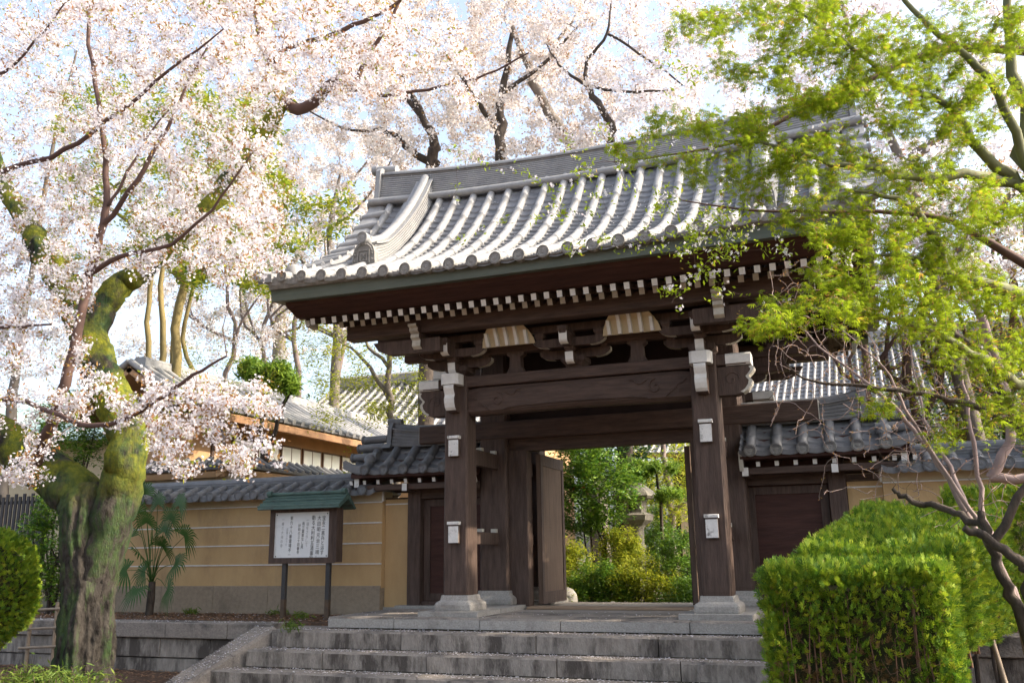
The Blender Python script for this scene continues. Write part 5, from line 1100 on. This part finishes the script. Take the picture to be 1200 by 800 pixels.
# ================================================================ ROUND SHRUB, LOW PLANTS, PALM (left)
def round_shrub(label, c, rad, n, m, sz):
    c = np.array(c); d = rng.normal(size=(n, 3)); d /= np.linalg.norm(d, axis=1)[:, None]; r_ = 1-np.abs(rng.normal(size=n))*.08+.06*np.sin(d[:, 0]*7)*np.sin(d[:, 2]*6+1)
    P = c+d*np.array(rad)*r_[:, None]; e = thing('round_shrub', (c[0], c[1], GZ), label, 'shrub'); ribbon(P, d, sz, m, e, upb=.5)
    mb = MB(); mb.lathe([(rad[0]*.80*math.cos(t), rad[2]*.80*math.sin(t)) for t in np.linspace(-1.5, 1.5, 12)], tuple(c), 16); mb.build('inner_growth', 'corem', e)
    mb = MB(); mb.tube([(c[0], c[1], GZ), (c[0], c[1], c[2])], .07, 8); mb.build('trunk', 'barkd', e); return e
c_ = at(-28, 690, -4.4); round_shrub('clipped round yellow green shrub at the left edge of the picture', (c_.x, c_.y, c_.z), (.80, .70, .80), 8500, 'hedgeleaf', .075)
for k, (u, v, y, w_, n, lab) in enumerate(((45, 798, -5.2, .55, 1500, 'low leafy ground plants under the round shrub, left part'), (92, 806, -5.4, .35, 700, 'tuft of small leaved plants at the foot of the mossy trunk'))):
    c_ = at(u, v, y); st = Tree(); e = thing('ground_plant', (c_.x, c_.y, GZ), lab, 'plant')
    for q in range(60):
        a_ = random.uniform(-1, 1)*w_; b_ = random.uniform(-1, 1)*.3; h_ = random.uniform(.10, .32)
        st.limb([(c_.x+a_*.7, c_.y+b_, GZ), (c_.x+a_, c_.y+b_, c_.z-.15), (c_.x+a_+random.uniform(-.1, .1), c_.y+b_-.05, c_.z+h_-.16)], [.006, .005, .003], 4)
    st.mb.build('stems', 'twig', e); P_ = np.array([c_.x, c_.y, c_.z-.02])+rng.normal(size=(n, 3))*np.array([w_*.5, .2, .08]); scatter('foliage', P_, T_LONG, .10, 'up', 'sedge', e)
# fan palm
FP = thing('fan_palm', (-8.86, .8, TZ), 'slender fan palm with drooping fronds before the ochre wall, right of the trunk', 'palm')
mb = MB(); mb.tube([(-8.86, .8, TZ), (-8.84, .8, .25), (-8.85, .8, .55)], [.075, .07, .06], 10, jit=.25); mb.build('trunk', 'barkd', FP)
fr = []
def frond(tip, m='palm', L_=.50, n=19, nrm=(0, -1, .3)):
    tip = Vector(tip); st = MB(); b0 = Vector((-8.85+random.uniform(-.03, .03), .8+random.uniform(-.03, .03), .5)); mid = b0.lerp(tip, .55)+Vector((0, 0, .12)); st.tube([b0, b0.lerp(mid, .5)+Vector((0, 0, .08)), mid, tip], [.009, .008, .007, .005], 5)
    d = (tip-mid).normalized(); N_ = Vector(nrm).normalized(); N_ = (N_-d*N_.dot(d)).normalized(); sd = d.cross(N_); lf = MB()
    for k in range(n):
        a = -2.0+4.0*k/(n-1); l = L_*(1-.12*abs(a)/2)*random.uniform(.85, 1.05); dr_ = d*math.cos(a)+sd*math.sin(a); q = Vector((0, 0, -1)); p1 = tip+dr_*l*.55+q*l*.04; p2 = tip+dr_*l*.85+q*l*(.22+.2*random.random()); w_ = N_.cross(dr_)*.019
        lf.add([tip-w_*.3, tip+w_*.3, p1+w_, p1-w_, p2], [(0, 1, 2, 3), (3, 2, 4)], 0, False)
    o = lf.build('frond', m, FP); st.build('frond_stalk', 'palm', o)
for u, v, y in ((158, 600, .6), (172, 612, .4), (190, 640, .5), (200, 608, .7), (216, 628, .5), (150, 630, .9), (165, 650, .4), (205, 660, .6), (185, 590, 1.0), (196, 690, .4), (148, 668, .6), (168, 578, .9), (160, 690, .5), (178, 632, .3), (210, 592, .7), (155, 575, .8), (170, 668, .8), (192, 622, .9)):
    frond(at(u, v, y), nrm=(random.uniform(-.4, .4), -1, random.uniform(-.2, .6)))
# bamboo fence
BF = thing('bamboo_fence', (-9.7, -.95, GZ), 'small bamboo rail fence between the round shrub and the mossy trunk', 'fence')
M['bamboo'] = mat('weathered_bamboo', (.30, .24, .17), (.20, .15, .11), 5, (1, 1, 1), .7)
for u in (38, 68): mb = MB(); a = at(u, 705, -.95); mb.tube([(a.x, a.y, GZ), (a.x, a.y, a.z)], .035, 8); mb.build('post', 'bamboo', BF)
for v in (713, 735, 757): mb = MB(); mb.tube([at(22, v+2, -.99), at(84, v-1, -.99)], .022, 8); mb.build('rail', 'bamboo', BF)
# leaning bamboo pole right
mb = MB(); mb.tube([at(1154, 722, -3.2), at(1166, 760, -3.3), (at(1180, 800, -3.5).x+.12, -3.6, GZ)], [.022, .024, .026], 8); tag(mb.build('bamboo_pole', M['bamboo']), 'pale bamboo pole leaning among the bare stems at lower right', 'pole')
# small weeds
for k, (x, y, z, lab) in enumerate(((-5.2, .42, TZ, 'weed tuft between the notice board posts'), (-6.3, 1.3, TZ, 'weed growing against the wall footing left of the notice board'), (-4.32, -1.12, -.115, 'green weed in the corner of the stair landing'), (-8.2, 1.2, TZ, 'small fern at the foot of the wall beside the fan palm'))):
    P_ = np.array([x, y, z+.06])+rng.normal(size=(70, 3))*np.array([.10, .05, .035]); tag(scatter('weed', P_, T_LONG, .11, 'side', 'sedge'), lab, 'weed')
# ================================================================ MAPLE AND RIGHT FOREGROUND
mt = Tree(); ym = -5.0
def m_(l, r_, n=8, sub=4): mt.limb(px(l), r_, n, .08, sub, .012)
base = at(1245, 800, ym)
mt.limb([(base.x, ym, GZ), tuple(at(1238, 700, ym)), tuple(at(1236, 560, ym)), tuple(at(1232, 460, ym)), tuple(at(1226, 360, ym)), tuple(at(1214, 230, ym)), tuple(at(1196, 120, ym)), tuple(at(1180, -30, ym))], [.15, .13, .12, .11, .10, .08, .055, .03], 12, .08, 4)
m_([(1228, 250, ym), (1192, 214, ym), (1150, 178, ym-.2), (1110, 124, ym-.3), (1050, 96, ym-.6), (1000, 56, ym-.8), (930, 10, ym-1)], [.065, .055, .045, .03, .022, .016, .009])
m_([(1226, 360, ym), (1190, 345, ym-.3), (1168, 335, ym-.5), (1110, 320, ym-.7), (1060, 300, ym-.9), (1000, 300, ym-1.1)], [.07, .055, .045, .03, .018, .01])
m_([(1190, 214, ym), (1130, 205, ym-.4), (1080, 210, ym-.6), (1035, 200, ym-.8), (975, 190, ym-1), (905, 170, ym-1.2), (850, 165, ym-1.3)], [.05, .042, .035, .03, .022, .014, .007])
m_([(1110, 318, ym-.7), (1090, 265, ym-.8), (1050, 234, ym-.9), (990, 222, ym-1.1)], [.03, .03, .022, .01])
m_([(1232, 470, ym), (1180, 440, ym-.4), (1120, 400, ym-.8), (1040, 372, ym-1.1), (960, 362, ym-1.3), (900, 368, ym-1.4)], [.05, .04, .028, .02, .013, .006])
m_([(1214, 230, ym), (1180, 130, ym-.3), (1135, 66, ym-.4), (1100, 40, ym-.5), (1060, 0, ym-.6), (1020, -60, ym-.7)], [.045, .038, .032, .028, .022, .012])
sprays = [(760, 900, 128, 160, -6.3, 34), (860, 1000, 150, 178, -6.2, 40), (790, 960, 178, 215, -6.2, 30), (850, 1010, 205, 240, -6.1, 26), (780, 905, 10, 45, -6.2, 26), (900, 1060, 15, 60, -6.0, 50), (960, 1120, 55, 95, -5.8, 50), (1040, 1200, 85, 130, -5.5, 46), (920, 1080, 95, 128, -6.0, 42), (1020, 1160, 130, 165, -5.7, 40), (1060, 1200, 10, 60, -5.4, 46), (880, 1000, -20, 20, -6, 30), (950, 1060, 250, 285, -6.2, 30), (1010, 1150, 275, 320, -5.9, 44), (940, 1080, 305, 335, -6.2, 34), (890, 1010, 345, 385, -6.5, 40), (985, 1120, 330, 372, -6.2, 48), (1080, 1200, 315, 365, -5.6, 46), (1040, 1110, 375, 400, -6.1, 12), (1110, 1230, 380, 430, -5.5, 34), (1130, 1230, 200, 260, -5.4, 34), (1030, 1120, 180, 225, -5.8, 28), (1160, 1240, 440, 500, -5.4, 16), (1005, 1050, 462, 480, -6.1, 8), (870, 930, 375, 392, -6.6, 10), (700, 800, 160, 190, -6.2, 8), (880, 1010, 105, 135, -6.1, 26), (900, 1030, 180, 205, -6.1, 24), (1040, 1190, 225, 275, -5.8, 36), (900, 1010, 250, 275, -6.2, 22), (1090, 1200, 400, 440, -5.8, 14), (840, 960, 60, 95, -6.2, 28), (1090, 1210, 470, 520, -5.6, 16)]
T_ = []
for u0, u1, v0, v1, yy, n in sprays:
    for _ in range(n): T_.append(tuple(at(random.uniform(u0, u1), random.uniform(v0, v1), yy+random.uniform(-.5, .6))))
for _ in range(60): T_.append((random.uniform(5.2, 8.0), random.uniform(-6.0, -2.5), random.uniform(5.6, 7.5)))
for _ in range(60): T_.append(tuple(at(random.uniform(850, 1300), random.uniform(-220, -20), random.uniform(-6.5, -4))))
mt.grow(T_, .007, .0026, 4, 0, .10, 2.2)
M['barko'] = mat('olive_maple_bark', (.17, .18, .09), (.10, .10, .055), 5, (1, 1, .5), .8, .4, 14)
e = mk(mt, 'maple_tree', 'maple with fresh yellow green leaves reaching in from the right edge', 'maple tree', None, 'barko', (base.x, ym, GZ))
C_ = mt.along(7, .025, .3)
scatter('foliage', clump(C_, 3, .035)-np.array([0, 0, .02]), T_MAPLE, .048, 'up', 'leafmaple', e)
scatter('red_seed', clump(mt.along(2, .03, .4), 5, .02)+np.array([0, 0, .02]), T_LONG, .026, 'up', 'budleaf', e)
# pinkish leafy cherry twigs hanging in front of the roof
s_ = Tree(); s_.limb(px([(1260, 340, -4.4), (1120, 262, -4.6), (1060, 250, -4.8), (960, 248, -5), (880, 246, -5.1), (800, 235, -5.2)]), [.05, .03, .022, .016, .012, .006], 6)
s_.limb(px([(1260, 60, -4.2), (1100, 60, -4.5), (980, 110, -4.8), (900, 150, -5), (830, 175, -5.1), (720, 190, -5.2)]), [.05, .035, .028, .02, .012, .005], 6)
s_.limb(px([(1260, 60, -4.2), (1300, 400, -4.2), (1300, 800, -4.2)]), [.05, .09, .12], 6)
s_.grow(np.vstack([pix(70, 640, 900, 150, 300, -5.7, -4.7), pix(50, 780, 1000, 230, 360, -5.6, -4.8), pix(50, 760, 1100, 0, 160, -5.6, -4.6), pix(10, 520, 700, 150, 300, -5.5, -4.9)]), .004, .002, 4, 0, .14, 1.6)
e = mk(s_, 'leafy_cherry', 'thin late cherry with pink buds and green leaflets drooping before the right roof', 'cherry tree', None, 'twig', tuple(at(1300, 800, -4.2)))
scatter('leaflet', clump(s_.along(5, .03, .3), 3, .03), T_LEAF, .05, 'any', 'leafmaple', e); scatter('blossom', clump(s_.along(1, .03, .5), 4, .025), T_FLOWER, .036, 'any', 'petal', e)
# bare twiggy shrub with grey stems
s_ = Tree(); yb = -3.6
def b2(l, r_): s_.limb(px(l), r_, 7, .1, 4, .012)
g0 = at(1215, 800, yb); s_.limb([(g0.x, yb, GZ)]+[tuple(at(u, v, yb)) for u, v in ((1200, 740), (1170, 660), (1138, 610), (1100, 545), (1062, 492), (1020, 452), (960, 405), (905, 345))], [.05, .04, .034, .03, .026, .022, .016, .010, .005], 7, .1, 4, .012)
b2([(1138, 612, yb), (1118, 560, yb+.2), (1090, 505, yb+.3), (1075, 455, yb+.4), (1066, 400, yb+.4)], [.028, .022, .018, .012, .006])
b2([(1170, 660, yb), (1150, 590, yb+.3), (1140, 520, yb+.3), (1128, 450, yb+.3), (1122, 380, yb+.3)], [.03, .026, .022, .016, .008])
b2([(1200, 740, yb), (1165, 640, yb-.2), (1110, 560, yb-.2), (1062, 480, yb-.3), (1035, 430, yb-.3), (985, 385, yb-.3)], [.03, .024, .018, .015, .01, .005])
b2([(1160, 560, yb+.5), (1185, 500, yb+.5), (1160, 400, yb+.4), (1110, 300, yb+.3), (1060, 240, yb+.3)], [.05, .05, .045, .03, .02])
b2([(1220, 560, yb+.5), (1160, 560, yb+.5)], [.05, .05])
s_.grow(np.vstack([pix(330, 900, 1110, 300, 520, yb-1.2, yb+.5), pix(220, 1060, 1220, 300, 620, yb-.3, yb+1.), pix(60, 960, 1080, 500, 585, yb-.4, yb+.3)]), .007, .0045, 4, 0, .16, 1.5)
M['twigp'] = mat('pale_twig', (.34, .26, .24), (.20, .15, .14), 5, rough=.85)
e = mk(s_, 'bare_shrub', 'tangled bare shrub with grey stems right of the gate, before the wicket roof', 'shrub', None, 'twigp', (g0.x, yb, GZ))
scatter('bud', s_.along(3, .01, .3), T_LEAF, .022, 'any', 'budleaf', e)
s_ = Tree(); yd = -4.2; g0 = at(1230, 800, yd)
s_.limb([(g0.x, yd, GZ)]+[tuple(at(u, v, yd)) for u, v in ((1206, 740), (1180, 688), (1160, 640), (1150, 600))], [.06, .052, .045, .042, .034], 12, .22, 4, .015)
s_.limb(px([(1212, 672, yd-.2), (1190, 655, yd-.2), (1160, 632, yd-.2), (1130, 618, yd-.2)]), [.045, .045, .04, .032], 12, .22, 4, .012)
s_.limb(px([(1206, 740, yd), (1212, 672, yd-.2)]), [.045, .045], 9)
s_.limb(px([(1155, 620, yd), (1120, 600, yd+.2), (1085, 590, yd+.3), (1060, 582, yd+.3), (1046, 572, yd+.3)]), [.036, .032, .03, .026, .018], 10, .25, 4, .012)
s_.limb(px([(1210, 560, yd), (1200, 508, yd), (1155, 480, yd), (1110, 467, yd-.1), (1066, 460, yd-.2), (1014, 452, yd-.3), (951, 447, yd-.4), (922, 428, yd-.5)]), [.045, .038, .030, .026, .022, .018, .012, .006], 8, .2, 4, .012)
s_.limb(px([(1160, 640, yd), (1210, 560, yd)]), [.04, .034], 8)
s_.limb(px([(1200, 508, yd), (1150, 420, yd), (1110, 380, yd+.1), (1060, 310, yd+.1)]), [.05, .04, .03, .012], 8)
s_.grow(np.vstack([pix(60, 900, 1080, 380, 470, yd-.6, yd+.2), pix(30, 1020, 1100, 520, 585, yd-.1, yd+.4), pix(40, 1080, 1200, 420, 560, yd-.3, yd+.6)]), .006, .0022, 4, 0, .16, 1.2)
e = mk(s_, 'old_shrub', 'old dark gnarled shrub trunk leaning at the right edge above the hedge', 'shrub', None, 'barkd', (g0.x, yd, GZ))
# unseen evergreen added beyond the right edge; crown shaped to shade steps and columns
s_ = Tree(); s_.limb([(11, 1.0, TZ), (10.9, 1.0, 2), (11, 1.1, 5), (10.8, 1.0, 9)], [.35, .3, .22, .08], 10)
s_.grow(vol(230, (10.9, 1.0, 6.3), (2.6, 3.6, 4.0)), .012, .005, 4, 0, .1, 4)
e = mk(s_, 'evergreen_tree', 'broad unseen evergreen added beyond the right edge to shade the steps and gate columns', 'tree', None, 'barkd'); scatter('foliage', clump(s_.along(9, .1, .2), 7, .15), T_LEAF, .24, 'up', 'leafdark', e)
# ================================================================ LITTER AND PETALS
n = 5200; P_ = np.vstack([np.column_stack([rng.uniform(-14, -5.4, n//2), rng.uniform(-2.6, -.62, n//2), np.zeros(n//2)]), np.column_stack([rng.uniform(-12, -4.0, n//2), rng.uniform(-.15, 1.55, n//2), np.full(n//2, TZ+.02)])])
for p in P_[:n//2]:
    yy = p[1]; p[2] = (-.86 if yy > -1.4 else np.interp(yy, [-2.3, -1.4], [GZ+.02, -.9]))+.02
tag(scatter('leaf_litter', P_, T_LEAF, .075, 'flat', 'litter'), 'brown fallen leaves on the soil along the left walls', 'leaf litter', None, 'stuff')
def rp(n, x0, x1, y0, y1, z): return np.column_stack([rng.uniform(x0, x1, n), rng.uniform(y0, y1, n), np.full(n, z)])
u_ = rng.random(420); sl_ = np.column_stack([-4.72-.78*u_-rng.uniform(.03, .4, 420), -.95-2.1*u_, -.085-1.04*u_+.012])
rf_ = np.array([(x, y, surf(x, y)+.06) for x, y in zip(rng.uniform(-4.2, 4.2, 500), rng.uniform(-1.9, 1.3, 500))]); rdg = np.column_stack([rng.uniform(-4.3, 4.3, 260), np.full(260, YC-.21)+rng.normal(size=260)*.01, rng.uniform(7.9, 8.35, 260)])
P_ = np.vstack([rp(500, -4.5, 3.2, -1.13, -.75, -.108), rp(650, -4.75, 3.2, -1.54, -1.18, -.36), rp(600, -5.0, 3.2, -1.96, -1.58, -.604), rp(420, -5.2, 3.2, -2.4, -2.0, -.86), rp(160, -3.9, 3.9, -.70, .9, .066), rp(300, -14, -4.9, -.66, -.3, -.058), rp(260, -12, -4, -.2, 1.5, TZ+.03), sl_, rf_, rdg])
tag(scatter('fallen_petals', P_, T_QUAD, .026, 'flat', 'petal'), 'white cherry petals scattered on the steps, ledge and roof', 'fallen petals', None, 'stuff')
